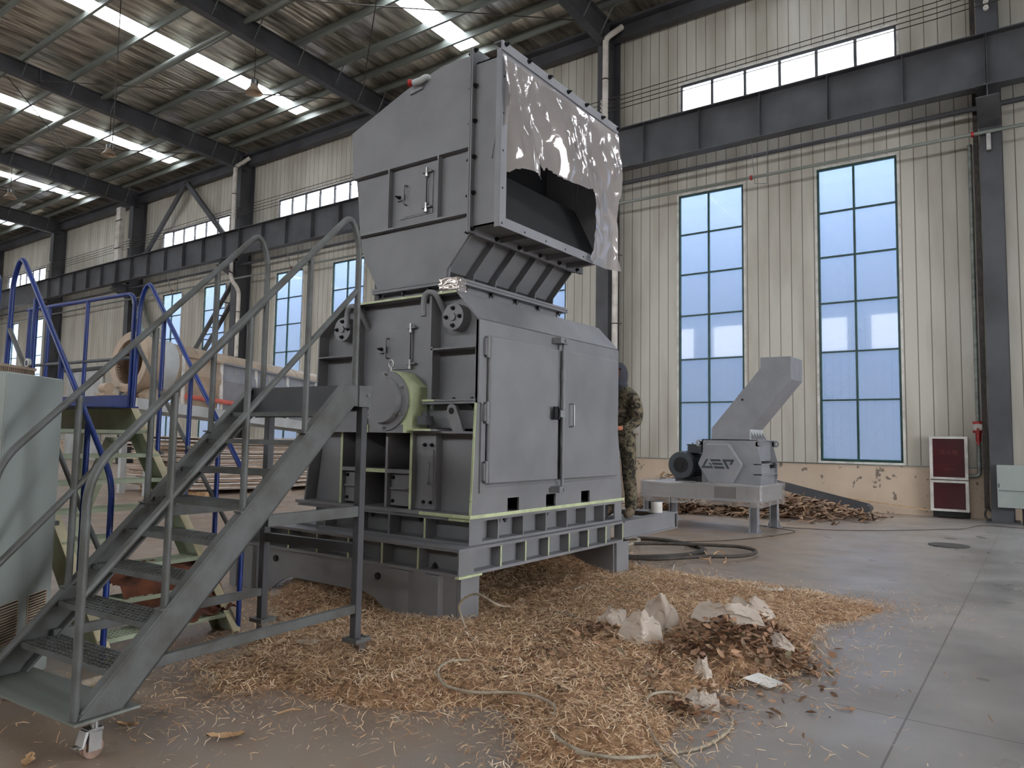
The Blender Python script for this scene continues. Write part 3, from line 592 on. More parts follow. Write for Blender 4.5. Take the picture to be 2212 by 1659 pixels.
# ---- leg frame
FX0, FX1, FY0, FY1 = -6.72, -3.70, 4.44, 7.20
def corr(x0, x1, y, d, z0, z1, mb):       # folded corner plate
    n = 4; w = (x1-x0)/n; pts = []
    for i in range(n):
        a = x0+w*i; yy = y if i % 2 else y-d
        pts += [(a+w*.08, yy), (a+w*.92, yy)]
    pts += [(x1, y+.05), (x0, y+.05)]; mb.pZ(pts, z0, z1)
lf = MB()
for y, s in ((FY1-.035, -1), (FY0+.035, 1)):
    if s == 1:
        lf.box(-3.73,-3.70, 7.05, 7.33, 0, .431); lf.box(-4.3,-3.73, 7.31, 7.33, 0, .431); lf.box(-4.36,-4.34,7.05,7.33,0,.431); lf.box(-4.36,-3.73,7.03,7.05,0,.431); lf.box(-6.72,-6.70, 6.95, 7.2, 0, .431)
        lf.build('leg_frame', [G, DK], SH); lf = MB()
    lf.pY([(-6.72,0),(-6.13,0),(-6.05,.06),(-5.92,.14),(-5.80,.185),(-4.80,.185),(-4.66,.15),(-4.56,.09),(-4.42,0),(-3.72,0),(-3.72,.431),(-6.72,.431)], y, y+.02)
lf.box(-3.73,-3.70, FY0+.03, 4.70, 0, .431); lf.box(-4.3,-3.73, 4.68, 4.70, 0, .431)
lf.box(-6.72,-6.70, FY0+.03, 4.70, 0, .431)
corr(-4.38, -3.73, FY0+.03, .035, 0, .425, lf); corr(-6.72, -6.2, FY0+.03, .035, 0, .425, lf)
lf.cyl((-4.62,FY0+.02,.335), (-4.62,FY0+.034,.335), .03, n=14, mi=1); lf.cyl((-6.02,FY0+.02,.335), (-6.02,FY0+.034,.335), .03, n=14, mi=1)
lf.build('leg_frame', [G, DK], SH)
# ---- lower ribbed base
lb = MB(); lb.box(FX0,FX1,FY0,FY1,.431,.456); lb.box(FX0,FX1,FY0,FY1,.625,.65)
lb.box(FX0+.14,FX1-.11,FY0+.13,FY0+.145,.456,.625); lb.box(FX0+.14,FX1-.11,FY1-.12,FY1-.1,.456,.625); lb.box(FX1-.12,FX1-.1,FY0+.13,FY1-.1,.456,.625); lb.box(FX0+.12,FX0+.14,FY0+.13,FY1-.1,.456,.625)
lb.box(FX1-.012,FX1,FY0+.0,FY0+.19,.456,.625); lb.box(FX0,FX0+.012,FY0,FY1,.456,.625)
lb.box(FX1-.02,FX1+.02,FY0-.02,FY0+.27,.424,.441,1)
lb.build('lower_base_frame', GL, SH)
for y in (4.99,5.353,5.722,6.083,6.449,6.815,7.19):
    b = MB(); b.box(FX1-.1,FX1-.006,y-.008,y+.008,.456,.625); b.box(FX1-.006,FX1,y-.008,y+.008,.456,.625,1); b.build('base_rib', GL, SH)
for x in (-6.55,-6.2,-5.80,-5.39,-4.97,-4.55,-4.135):
    b = MB(); b.box(x-.008,x+.008,FY0+.006,FY0+.13,.456,.625); b.box(x-.008,x+.008,FY0,FY0+.006,.456,.625,1); b.build('base_rib', GL, SH)
# ---- upper ribbed base
UX0, UX1, UY0, UY1 = -5.93, -3.764, 4.64, 7.28
ub = MB(); ub.box(UX0,UX1,UY0,UY1,.65,.672); ub.box(UX0,UX1,UY0,UY1,.838,.862); ub.box(UX0-.02,UX1+.02,UY0-.02,UY1+.02,.866,.895); ub.box(UX0+.0,-4.3,UY0-.024,UY0-.02,.866,.895,0)
ub.box(UX1+.02,UX1+.024,UY0-.02,UY1+.02,.866,.895,1); ub.box(-4.3,UX1+.024,UY0-.024,UY0-.02,.866,.895,1); ub.box(UX1-.22,UX1,UY0-.004,UY0,.838,.862,1)
ub.box(UX0+.1,UX1-.12,UY0+.14,UY0+.155,.672,.838); ub.box(UX1-.13,UX1-.115,UY0+.14,UY1-.1,.672,.838); ub.box(UX0+.1,UX0+.12,UY0+.14,UY1-.1,.672,.838); ub.box(UX0+.1,UX1-.12,UY1-.12,UY1-.1,.672,.838)
ub.box(UX1-.012,UX1,UY0,UY0+.17,.672,.838); ub.box(UX1-.012,UX1,7.12,UY1,.672,.838)
ub.build('upper_base_frame', GL, SH)
for y in (5.03,5.40,5.77,6.14,6.51,6.887):
    b = MB(); b.box(UX1-.115,UX1,y-.008,y+.008,.672,.838); b.build('base_rib', G, SH)
for x in (-5.53,-5.1,-4.676,-4.253):
    b = MB(); b.box(x-.008,x+.008,UY0+.006,UY0+.14,.672,.838); b.box(x-.009,x+.009,UY0,UY0+.006,.672,.838,1 if x > -4.3 else 0); b.build('base_rib', GL, SH)
for p, d in (((-3.85,4.75,.838),(0,0,-1)),((-4.35,4.70,.838),(0,0,-1)),((-4.95,4.70,.838),(0,0,-1)),((-3.82,5.2,.838),(0,0,-1)),((-3.82,5.86,.838),(0,0,-1)),((-4.55,4.50,.431),(0,0,-1)),((-4.1,4.50,.431),(0,0,-1)),((-4.05,4.55,.456),(0,0,1)),((-4.62,4.55,.456),(0,0,1))):
    bolt(SH, p, d, .022, .03, BO)
# ---- outrigger platform the worker stands on
og_ = MB(); og_.box(-3.73,-3.70,7.2,8.62,.47,.635); og_.box(-3.78,-3.68,7.2,8.62,.456,.47); og_.box(-3.80,-3.68,7.2,8.62,.635,.65); og_.box(-4.55,-4.45,7.2,8.62,.635,.65); og_.box(-4.45,-3.8,8.40,8.62,.635,.65); og_.box(-4.45,-3.80,7.2,7.86,.635,.65); og_.box(-4.55,-4.45,7.2,8.62,.456,.47); og_.box(-4.51,-4.49,7.2,8.62,.47,.635); og_.box(-4.5,-3.7,8.58,8.6,.47,.635); og_.box(-3.80,-3.68,8.60,8.615,.456,.65)
og_.build('outrigger_platform', G, SH)
# ---- housing
hz = MB(); Yf, Yw = 4.67, 4.80
low = [(-5.88,.895),(-5.755,1.81)]; up_ = [(-5.755,1.81),(-5.745,2.49),(-5.475,2.755),(-3.99,2.755),(-3.745,2.50),(-3.745,1.81)]
hz.strip([(-5.88,.895)]+up_[0:], .018, Yw-.12, 7.12, 0)
hz.strip([(-5.475,2.755),(-3.99,2.755)], .019, Yw-.125, Yw-.12, 1)
hz.pY(up_, Yw, Yw+.015, 0)
hz.pY([(-5.85,.895),(-5.85,1.0),(-5.755,1.81),(-3.76,1.81),(-3.76,.895)], 7.10, 7.12); hz.pY(up_, 7.10, 7.12)
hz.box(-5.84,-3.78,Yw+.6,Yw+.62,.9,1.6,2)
# lower web: left panel, right panel; the middle is a grid of open pockets
xl = XZ(qf(480,600), Yw)[0]; xr = XZ(qf(1560,600), Yw)[0]
hz.pY([(-5.86,.895),(-5.76,1.6),(xl,1.6),(xl,.895)], Yw, Yw+.015)
hz.pY([(xr,.895),(xr,1.6),(-3.76,1.6),(-3.78,.895)], Yw, Yw+.015)
hz.pY([(-5.755,1.56),(-5.755,1.81),(-3.76,1.81),(-3.76,1.56)], Yw, Yw+.015)
# door side plate with three cable slots
sl = [(5.13,5.30),(5.735,5.90),(6.375,6.545)]
xs0 = -3.765; ys = [4.635]+[c for a in sl for c in a]+[7.245]
for i in range(0, len(ys), 2): hz.box(xs0, -3.745, ys[i], ys[i+1], .895, 1.01)
hz.pX([(4.64,1.01),(7.24,1.01),(7.12,1.81),(7.12,2.50),(4.68,2.50),(4.68,1.81)], xs0, -3.745)
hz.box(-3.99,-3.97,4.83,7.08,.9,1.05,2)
hz.pX([(4.635,.895),(4.68,1.81),(4.68,2.5),(4.70,2.5),(4.70,1.81),(4.655,.895)], -3.77, -3.742, 0)
hz.pX([(4.630,.895),(4.672,1.81),(4.678,1.81),(4.637,.895)], -3.765, -3.744, 1)
hz.build('housing', GL, SH)
# ribs and flanges on the side
def rib(x0, x1, z0, z1, y0=Yf, y1=Yw, mi=0, face=0, name='side_rib'):
    b = MB(); b.box(x0,x1,y0+.004,y1,z0,z1,mi); b.box(x0,x1,y0,y0+.004,z0,z1,face); return b.build(name, GL, SH)
rib(-4.285,-4.262,1.84,2.75); rib(-5.255,-5.232,1.84,2.75)
rib(-4.262,-3.765,2.272,2.285); rib(-5.74,-5.255,2.272,2.285)
rib(-4.262,-4.24,1.84,2.3,Yf,Yf+.01)
# split flange
b = MB(); b.box(-4.34,-3.76,Yf-.01,Yw,1.805,1.822); b.box(-4.36,-3.76,Yf-.01,Yw,1.827,1.845); b.box(-5.74,-5.0,Yf-.01,Yw,1.805,1.822); b.box(-5.74,-5.0,Yf-.01,Yw,1.827,1.845); b.box(-4.33,-4.2,Yf-.014,Yf-.01,1.827,1.845,1); b.build('split_flange', GL, SH)
for x in (-4.27,-4.03,-3.83): bolt(SH, (x,Yf+.05,1.805), (0,0,-1), .018, .03, M['zinc'] if x < -4.2 else BO); bolt(SH, (x,Yf+.05,1.845), (0,0,1), .018, .012, BO)
# shelf
b = MB(); b.box(-5.72,-3.765,Yf-.01,Yw,1.556,1.574); b.box(-5.42,-4.93,Yf-.1,Yw,1.556,1.626); b.box(-4.885,-4.47,Yf-.1,Yw,1.556,1.626); b.box(-4.47,-4.12,Yf-.06,Yw,1.574,1.592)
b.box(-4.93,-4.90,Yf-.104,Yf-.0,1.556,1.626,1); b.box(-4.465,-4.435,Yf-.104,Yf,1.556,1.626,1); b.box(-4.43,-4.18,Yf-.064,Yf-.06,1.574,1.592,1); b.build('bearing_shelf', GL, SH)
# grid below the shelf
def fx(px, y=Yf): return XZ(qf(px, 600), y)[0]
zmid = XZ(qf(1150,650), Yf)[1]
for px, lime in ((480,1),(720,0),(1020,0),(1310,1)):
    x = fx(px); rib(x-.014, x+.014, .895, 1.556, Yf, Yw+.6, 0, 1 if lime else 0, 'pocket_wall')
x0, x1, x2, x3 = fx(480), fx(720), fx(1020), fx(1310)
for a, b_, lim in ((x0,x1,0),(x1,x2,1),(x2,x3,0)): rib(a+.014, b_-.014, zmid-.02, zmid+.015, Yf, Yw+.6, 0, lim, 'pocket_shelf')
def cover(a, b_, lab):
    c = MB(); c.box(a+.018, b_-.018, Yf+.045, Yf+.055, .91, zmid-.028); o = c.build('pocket_cover', G, SH, bevel=.003)
    zz = (.91+zmid)/2-.0; h = MB(); h.tube(round_path([(a+.05,Yf+.045,zz),(a+.05,Yf+.0,zz),(b_-.05,Yf+.0,zz),(b_-.05,Yf+.045,zz)], .02), .008, 8); h.build('cover_handle', G, o)
    for xx in (a+.05, b_-.03):
        for z in (.95, zmid-.06): bolt(SH, (xx,Yf+.045,z), (0,-1,0), .013, .018, BO)
cover(x0, x1, ''); cover(x2, x3, '')
# plate with upright handle
xa, xb = fx(1325), fx(1560)
b = MB(); b.box(x3+.014, xb, Yf+.05, Yf+.06, .9, 1.556); b.build('end_plate', G, SH)
b = MB(); b.box(fx(1410), fx(1545), Yf+.038, Yf+.05, .935, 1.42); o = b.build('wear_cover', G, SH, bevel=.003)
h = MB(); xh, = (fx(1500),); h.tube(round_path([(xh-.02,Yf+.038,1.30),(xh+.03,Yf-.01,1.30),(xh+.03,Yf-.01,1.13),(xh-.02,Yf+.038,1.13)], .025), .010, 8); h.build('cover_handle', G, o)
for xx in (fx(1440), fx(1525)):
    for z in (.965, 1.455): bolt(SH, (xx,Yf+.038,z), (0,-1,0), .013, .018, BO)
rib(xb-.012, xb+.006, .9, 1.556, Yf+.06, Yw)
# lugs
def lug(x, z, s=1):
    b = MB(); pts = [(x+s*.13,1.574),(x+s*.02,1.574),(x-s*.055,z-.02)]+[(x+.06*math.cos(a), z+.065*math.sin(a)) for a in ([math.pi+.3, math.pi*.75, math.pi*.5, math.pi*.25, 0] if s > 0 else [math.pi, math.pi*.75, math.pi*.5, math.pi*.25, -.3])]+[(x+s*.10,1.66)]
    b.pY(pts if s > 0 else pts[::-1], Yf-.0, Yf+.03); b.cyl((x,Yf-.003,z), (x,Yf+.0,z), .028, n=16, mi=2); b.build('lifting_lug', GL, SH)
lug(-4.01, 1.745)
# pins with caps
def cap(x, z, R=.115):
    b = MB(); b.cyl((x,Yw,z), (x,Yw-.11,z), R, n=32); b.cyl((x,Yw-.11,z), (x,Yw-.125,z), .035, n=6, sm=False); o = b.build('shaft_cap', G, SH)
    for a in (0, 90, 180, 270): bolt(SH, (x+.075*math.cos(math.radians(a)),Yw-.11,z+.075*math.sin(math.radians(a))), (0,-1,0), .015, .022, BO)
a = XZ(qc(985,245), Yw-.11); cap(a[0], a[1]); a = XZ(qc(290,325), Yw-.11); cap(a[0], a[1])
# curved lifting hooks
def hook(cx, cz):
    b = MB(); b.tube(smooth_path([(cx-.05,Yf-.02,cz-.20),(cx-.05,Yf-.02,cz-.06),(cx-.01,Yf-.02,cz),(cx+.06,Yf-.0,cz-.01),(cx+.09,Yf+.05,cz-.10),(cx+.09,Yw,cz-.20)], 6), .026, 12); b.build('drain_elbow', G, SH)
a = XZ(qc(830,110), Yf-.02); hook(a[0]+.0, a[1]+.02); a = XZ(qc(345,190), Yf-.02); hook(a[0], a[1]+.01)
# inspection doors
def door(px0, px1, hw, Y, conv):
    (xa, za), (xb, zb) = XZ(px0, Y), XZ(px1, Y); zt, zl = za, zb
    b = MB(); b.box(xa, xb, Y-.012, Y, zl, zt); o = b.build('inspection_door', G, SH, bevel=.003)
    h = MB(); zc = (zt+zl)/2; h.tube(round_path([(xa+.02,Y-.012,zc+.10),(xa+.02,Y-.05,zc+.10),(xa+.02,Y-.05,zc-.08),(xa+.02,Y-.012,zc-.08)], .02), .008, 8); h.build('door_handle', G, o)
    for z in (zt-.01, zl+.05):
        h = MB(); h.box(xb-.06, xb+.05, Y-.035, Y, z-.01, z+.004); h.cyl((xb-.01,Y-.03,z-.04), (xb-.01,Y-.03,z+.035), .012, n=10, mi=1); h.cyl((xb-.01,Y-.03,z-.05), (xb-.01,Y-.03,z-.02), .018, n=6, mi=1, sm=False); h.build('door_hinge', [G, M['zinc']], o)
    h = MB(); h.cyl((xb-.01,Y-.028,zl), (xb-.01,Y-.028,zt), .005, n=6); h.build('hinge_pin', BO, o)
    h = MB(); h.box(xa-.09, xa-.005, Y-.03, Y, zc-.03, zc-.022); h.box(xa-.09, xa-.0, Y-.006, Y, zc-.022, zc+.03); h.box(xa-.02,xa-.004,Y-.035,Y-.006,zc-.022,zc+.03); h.build('latch_bracket', G, o)
    bolt(SH, (xa-.075,Y-.006,zc+.008), (0,-1,0), .014, .04, BO)
door(qg(290,445), qg(545,865), 0, Yw, 0)
# main bearing and its green cover
a = XZ(qc(545,770), Yf-.16); bx, bz = a[0]-.02, a[1]
b = MB(); b.box(bx-.26,bx+.26,Yf-.055,Yw,1.626,bz-.05); b.cyl((bx,Yw,bz), (bx,Yf-.09,bz), .24, n=40); b.build('bearing_housing', G, SH)
b = MB(); b.cyl((bx,Yf-.09,bz), (bx,Yf-.115,bz), .265, n=48); b.cyl((bx,Yf-.115,bz), (bx,Yf-.17,bz), .205, .195, n=48); o = b.build('bearing_cover', G, SH, bevel=.006)
for k in range(6): an = math.radians(30+60*k); bolt(SH, (bx+.235*math.cos(an),Yf-.115,bz+.235*math.sin(an)), (0,-1,0), .014, .018, M['zinc'])
b = MB(); R = .27
pts = [(bx+.02,bz+R+.0),(bx+.13,bz+R-.02),(bx+.30,bz+.12),(bx+.30,bz-.26),(bx+.10,bz-.26),(bx+.25,bz-.05),(bx+.22,bz+.12),(bx+.1,bz+.22)]
b.pY(pts, Yf-.085, Yw-.02); b.build('bearing_guard', LM, SH, label='pale green bearing guard')
b = MB(); b.tube([(bx-.03+.028*math.cos(t),Yf-.02,bz+.335+.035*math.sin(t)) for t in np.linspace(0, 2*math.pi, 17)[:-1]], .008, 8, closed=True); b.cyl((bx-.03,Yf-.02,bz+.25), (bx-.03,Yf-.02,bz+.30), .012, n=8); b.build('eye_bolt', M['zinc'], SH)
for x in (bx+.17, bx+.40, bx-.4): b = MB(); b.box(x-.05,x+.05,Yf-.07,Yf+.02,1.626,1.70); b.cyl((x,Yf-.02,1.70), (x,Yf-.02,1.735), .035, n=6, sm=False); b.build('clamp_nut', M['steel'] if x > bx+.3 else G, SH)
# ---- doors on the long face
X3 = -3.69
(d0, zt), (d1, _) = YZ(qc(1225,360), X3), YZ(qc(1655,440), X3); zb = YZ(qc(1200,1300), X3)[1]
(e0, _), (e1, _) = YZ(qc(1682,455), X3), YZ(qc(2028,525), X3)
pf = MB(); pf.box(-3.745,-3.728,d0-.06,e1-.06,1.07,1.115); pf.box(-3.745,-3.728,d0-.06,d0+.0,1.115,zt+.05); pf.box(-3.745,-3.728,d0,e1-.06,zt,zt+.02); pf.build('door_frame', G, SH)
def bigdoor(y0, y1, hs):
    b = MB(); b.box(-3.728, X3, y0, y1, zb, zt); return b.build('service_door', G, SH, bevel=.012)
da = bigdoor(d0, d1, 0); db = bigdoor(e0, e1, 1)
for z in (zt-.10, (zt+zb)/2-.03, zb+.10):
    h = MB(); h.box(-3.73,-3.70,d0-.05,d0-.004,z-.07,z+.07); h.cyl((-3.70,d0-.02,z-.09), (-3.70,d0-.02,z+.09), .016, n=12); h.cyl((-3.70,d0-.02,z-.03), (-3.70,d0-.02,z+.035), .019, n=12, mi=1); h.build('door_hinge', [G, G], da)
yb = (d1+e0)/2+.005
h = MB(); h.cyl((X3+.02,yb,1.02), (X3+.02,yb,zt+.10), .016, n=12)
for z in (zt-.25, zt-.52, zb+.35): h.cyl((X3+.02,yb,z-.05), (X3+.02,yb,z+.05), .024, n=12)
h.build('lock_bar', G, SH)
for z in (zt+.075, 1.055):
    h = MB(); h.box(-3.745,-3.63,yb-.11,yb+.03,z-.028,z+.028); h.cyl((X3+.03,yb-.03,z), (X3+.07,yb-.03,z), .018, n=10); h.build('lock_bar_bracket', G, SH)
zl = YZ(qc(1610,850), X3+.03)[1]
h = MB(); h.box(X3+.0,X3+.035,yb-.14,yb+.02,zl-.035,zl+.035); o = h.build('latch', M['zinc'], SH, bevel=.004)
h = MB(); h.tube(round_path([(X3+.045,yb-.15,zl-.05),(X3+.045,yb-.10,zl-.05),(X3+.045,yb-.10,zl+.05),(X3+.045,yb-.15,zl+.05)], .02), .012, 8); h.box(X3+.03,X3+.05,yb-.19,yb-.14,zl-.06,zl+.06); h.build('latch_grip', BO, o)
h = MB(); h.tube(round_path([(X3,e0+.12,zl+.10),(X3+.05,e0+.12,zl+.10),(X3+.05,e0+.12,zl-.12),(X3,e0+.12,zl-.12)], .02), .008, 8); h.build('door_handle', M['zinc'], db)
# ---- hood
HY0, HY1 = 4.80, 6.52; Yh = 4.80
op = [XZ(p, Yh) for p in [(817,606),(788,562),(777.5,508),(775,440),(770,383),(768.5,293),(888,197),(962,148)]]
ztop = op[-1][1]; op.append((-3.93, ztop)); zf0 = XZ(q2(835,1130), 4.78)[1]
low_r = [(-3.93, zf0), (XZ(q5(1210,1200), Yh)[0], XZ(q5(1210,1200), Yh)[1]), (XZ(q5(1205,1290), Yh)[0], XZ(q5(1205,1290), Yh)[1])]
zn = (op[0][1]+low_r[-1][1])/2; op[0] = (op[0][0], 2.905); low_r[-1] = (low_r[-2][0]-.0, 2.905)
outline = op+low_r
hd = MB()
hd.pY(outline, Yh, Yh+.012); hd.pY(outline, HY1-.012, HY1)
hd.strip(op, -.012, Yh+.012, HY1-.012)
sl_ = low_r; hd.strip([(sl_[0][0]-.07, sl_[0][1]+.03), (sl_[1][0]-.09, sl_[1][1]+.0), (sl_[2][0]-.09, sl_[2][1])], .012, Yh+.012, HY1-.012)
# upper skin stands proud of the framed band
r1 = [XZ(q2(175,848), 4.745), XZ(q2(830,660), 4.745)]; r2 = [XZ(q2(200,1165), 4.745), XZ(q2(820,1028), 4.745)]
za_, zb_ = r1[0][1], r2[0][1]
ups = [(x, z) for x, z in op if z > za_]; 
hd.pY([(op[4][0], za_)]+ups+[(-3.93, za_)], Yh-.045, Yh)
hd.build('hood_shell', G, SH)
def hr(x0, x1, z0, z1, y0=Yh-.055): b = MB(); b.box(x0,x1,y0,Yh,z0,z1); b.build('hood_rib', G, SH)
hr(op[4][0], -3.95, za_-.02, za_); hr(op[2][0], -3.95, zb_-.018, zb_)
for px in (355, 625): x = XZ(q2(px+5,950), 4.76)[0]; hr(x-.008, x+.008, zb_, za_-.02)
door(q2(455,850), q2(578,1045), 0, Yh, 0)
b = MB(); xa_, za2 = XZ(q2(430,880), Yh); xb_, zb2 = XZ(q2(590,1080), Yh); b.box(xa_, xb_+.02, Yh-.008, Yh, XZ(q2(430,1085), Yh)[1], XZ(q2(430,860), Yh)[1]); b.build('inspection_frame', G, SH)
# outlet box and flanges
XO = -3.60; zo0, zo1 = YZ(q4(535,375), XO)[1], YZ(q3(465,230), XO)[1]; yo0 = YZ(q4(535,375), XO)[0]; yo1 = YZ(q4(1820,915), XO)[0]+.0
yi0, zi0 = YZ(q4(610,285), XO)
fw = yi0-yo0
ob = MB(); ob.box(-3.93,XO,yo0+.05,yo0+.062,zo0+.05,zo1-.03); ob.box(-3.93,XO,yo1-.062,yo1-.05,zo0+.05,zo1-.03); ob.box(-3.93,XO,yo0+.05,yo1-.05,zo0+.05,zo0+.062); ob.box(-3.93,XO,yo0+.05,yo1-.05,zo1-.042,zo1-.03); ob.build('outlet_box', G, SH)
fl = MB()
fl.box(XO,XO+.012,yo0,yi0,zo0,zo1); fl.box(XO,XO+.012,yo1-fw,yo1,zo0,zo1); fl.box(XO,XO+.012,yi0,yo1-fw,zo0,zi0); fl.box(XO,XO+.012,yi0,yo1-fw,zo1-fw,zo1); fl.box(XO-.05,XO,yo0,yo0+.01,zo0,zo1); fl.build('outlet_flange', M['smallgrey'], SH, bevel=.002)
for k in range(4): z = zo0+.33+k*(zo1-zo0-.45)/3.4; b = MB(); b.cyl((XO+.011,yo0+.03,z), (XO+.0135,yo0+.03,z), .010, n=12); b.build('flange_hole', BO, SH)
for k in range(5): y = yo0+.03+k*.335; b = MB(); b.cyl((XO+.011,y,zo0+.03), (XO+.0135,y,zo0+.03), .010, n=12); b.build('flange_hole', BO, SH)
for X in (-3.945, -3.925):
    b = MB(); b.box(X,X+.015,yo0-.0,yo0+.075,zo0+.0,zo1+.10); b.box(X,X+.015,yo1-.075,yo1+.06,zo0,zo1+.1); b.box(X,X+.015,yo0+.075,yo1-.075,zo0-.01,zo0+.06); b.box(X,X+.015,yo0+.075,yo1-.075,zo1,zo1+.1); b.build('joint_flange', G, SH)
for k in range(6):
    z = zo0+.03+k*(zo1+.05-zo0)/5; bolt(SH, (-3.91,yo0+.03,z), (1,0,0), .016, .022, BO); bolt(SH, (-3.955,yo0+.03,z-.02), (-1,0,0), .014, .02, BO)
for k in range(1, 6): y = yo0+.03+k*(yo1-yo0+.0)/5.3; bolt(SH, (-3.91,y,zo0+.02), (1,0,0), .016, .022, BO)
for k in range(1, 5):
    y = yo0+k*(yo1-yo0)/4.9+.06; b = MB(); b.pX([(y,zo0+.0),(y+.008,zo0),(y+.008,zo0+.05),(y,zo0+.05)], -3.91, XO-.0); b.build('outlet_gusset', G, SH)
# dark inside: added black sheet paints the hood's deep shade; baffle in front
b = MB(); b.box(-4.30,-4.28,4.84,6.48,2.95,zo1-.05); b.build('dark_inner_sheet', M['black'], SH)
bp = [YZ(q2(1060,795), -3.72), YZ(q2(1475,1040), -3.72)]
b = MB(); b.hexa([(-3.66,yo0+.063,zo0+.065),(-3.65,yo0+.063,zo0+.065),(-3.65,yo1-.063,zo0+.065),(-3.66,yo1-.063,zo0+.065)], [(-3.95,yo0+.063,bp[0][1]),(-3.94,yo0+.063,bp[0][1]),(-3.94,yo1-.063,bp[0][1]),(-3.95,yo1-.063,bp[0][1])]); b.build('baffle_plate', M['black'], SH)
# sloped underside gussets
for k in range(6):
    y = 4.814+k*(1.692-.012)/5; A = sl_[0]; B_ = sl_[1]; C_ = sl_[2]
    b = MB(); b.pY([(C_[0]-.09,C_[1]),(C_[0]+.02,C_[1]),(C_[0]+.03,B_[1]+.02),(A[0]-.03,A[1]-.05),(A[0]-.02,A[1]-.0),(A[0]-.10,A[1]+.0),(B_[0]-.09,B_[1])], y, y+.012); b.build('underside_gusset', G, SH)
# neck and its flanges
nx0, nx1 = XZ(q5(262,1440), 4.745)[0], -4.03
b = MB(); b.box(nx0+.07,nx1-.07,4.83,6.46,2.755,2.9); b.build('neck', G, SH)
for z in (2.855, 2.882): b = MB(); b.box(nx0,nx1,4.745,6.54,z,z+.023); b.build('neck_flange', G, SH)
for k in range(4): x = nx0+.06+k*.31; bolt(SH, (x,4.785,2.855), (0,0,-1), .018, .03, BO); bolt(SH, (x,4.785,2.905), (0,0,1), .014, .006, BO)
for k in range(5): y = 4.9+k*.385; bolt(SH, (-4.07,y,2.855), (0,0,-1), .018, .03, BO); bolt(SH, (-4.07,y,2.905), (0,0,1), .014, .006, BO)
# top clamping strip
ts = [YZ(q3(465,140), XO+.02), YZ(q3(1850,1185), XO+.02), YZ(q3(465,255), XO+.02)]
hS = ts[0][1]-ts[2][1]; y1S = ts[1][0]
b = MB(); b.box(XO+.012,XO+.028,ts[0][0],y1S,ts[2][1],ts[0][1]); b.box(XO-.06,XO+.012,ts[0][0],y1S,ts[0][1]-.012,ts[0][1]); b.build('clamping_strip', M['smallgrey'], SH, bevel=.002)
for px, py in ((515,198),(785,405),(1030,592),(1255,768),(1468,925),(1662,1075),(1845,1210)):
    y, z = YZ(q3(px,py), XO+.028); bolt(SH, (XO+.028,y,z), (1,0,0), .016, .028, BO)
# lifting bracket with shackle on the sloping top
x0, z0 = XZ(q2(480,400), 4.755); x1, z1 = XZ(q2(550,345), 4.755)
b = MB(); b.pY([(x0,z0),(x1+.0,z0+.02),(x1,z1),(x0+.02,z1)], 4.735, 4.755); b.build('lifting_bracket', M['smallgrey'], SH)
b = MB(); a0 = XZ(q2(510,335), 4.74); a1 = XZ(q2(545,318), 4.74); a2 = XZ(q2(590,318), 4.74); b.tube(smooth_path([(a0[0],4.70,a0[1]-.01),(a1[0],4.71,a1[1]-.01),((a1[0]+a2[0])/2,4.75,a1[1]+.02),(a2[0],4.85,a2[1])], 5), .03, 12); o = b.build('shackle', M['palegrey'], SH)
b = MB(); b.cyl((a0[0]-.04,4.67,a0[1]-.01), (a0[0]-.01,4.69,a0[1]-.01), .032, n=16); b.build('shackle_pin', M['red'], o)
# ---- plastic sheet clamped over the outlet
def sheet_poly(): return [YZ(q2(*p), XO+.03) for p in [(978,165),(1618,622),(1610,1375),(1560,1355),(1450,1300),(1468,1262),(1480,1100),(1476,918),(1430,922),(1325,862),(1245,792),(1233,812),(1192,772),(1180,862),(1130,820),(1075,800),(1005,835),(1000,500)]]
poly = sheet_poly()
def inside(x, y, pg):
    c = False; n = len(pg)
    for i in range(n):
        x0, y0 = pg[i]; x1, y1 = pg[i-1]
        if (y0 > y) != (y1 > y) and x < (x1-x0)*(y-y0)/(y1-y0)+x0: c = not c
    return c
NY, NZ = 150, 130; ya, yb_ = min(p[0] for p in poly), max(p[0] for p in poly); z_a, z_b = min(p[1] for p in poly), max(p[1] for p in poly)
sh = MB(); vs = []; 
for j in range(NZ+1):
    for i in range(NY+1):
        y = ya+(yb_-ya)*i/NY; z = z_a+(z_b-z_a)*j/NZ; t = (zo1-z)/(zo1-zo0); e = max(0, min(1, t*3))
        n1 = mnoise(Vector((y*2.6, z*.9, 3.1))); n2 = mnoise(Vector((y*5+z*1.5, z*3.2, 8.7))); n3 = mnoise(Vector((y*9, z*7, 1.2)))
        fold = .055*math.sin(6.5*y+1.4*math.sin(z*3)+1)+.05*n1+.035*abs(n2)+.010*n3
        x = XO+.035+e*(fold*.9+.01)
        if y < ya+.45: x -= e*.16*(1-(y-ya)/.45)*(1 if y > ya+.07 else 0)
        vs.append((x, y, z))
fs = []
for j in range(NZ):
    for i in range(NY):
        y = ya+(yb_-ya)*(i+.5)/NY; z = z_a+(z_b-z_a)*(j+.5)/NZ
        if inside(y, z, poly): k = j*(NY+1)+i; fs.append((k, k+1, k+NY+2, k+NY+1))
sh.add(vs, fs, 0, True)
tag(sh.build('plastic_sheet', M['film']), 'torn shiny plastic sheet hanging over the hood outlet', 'plastic sheet')
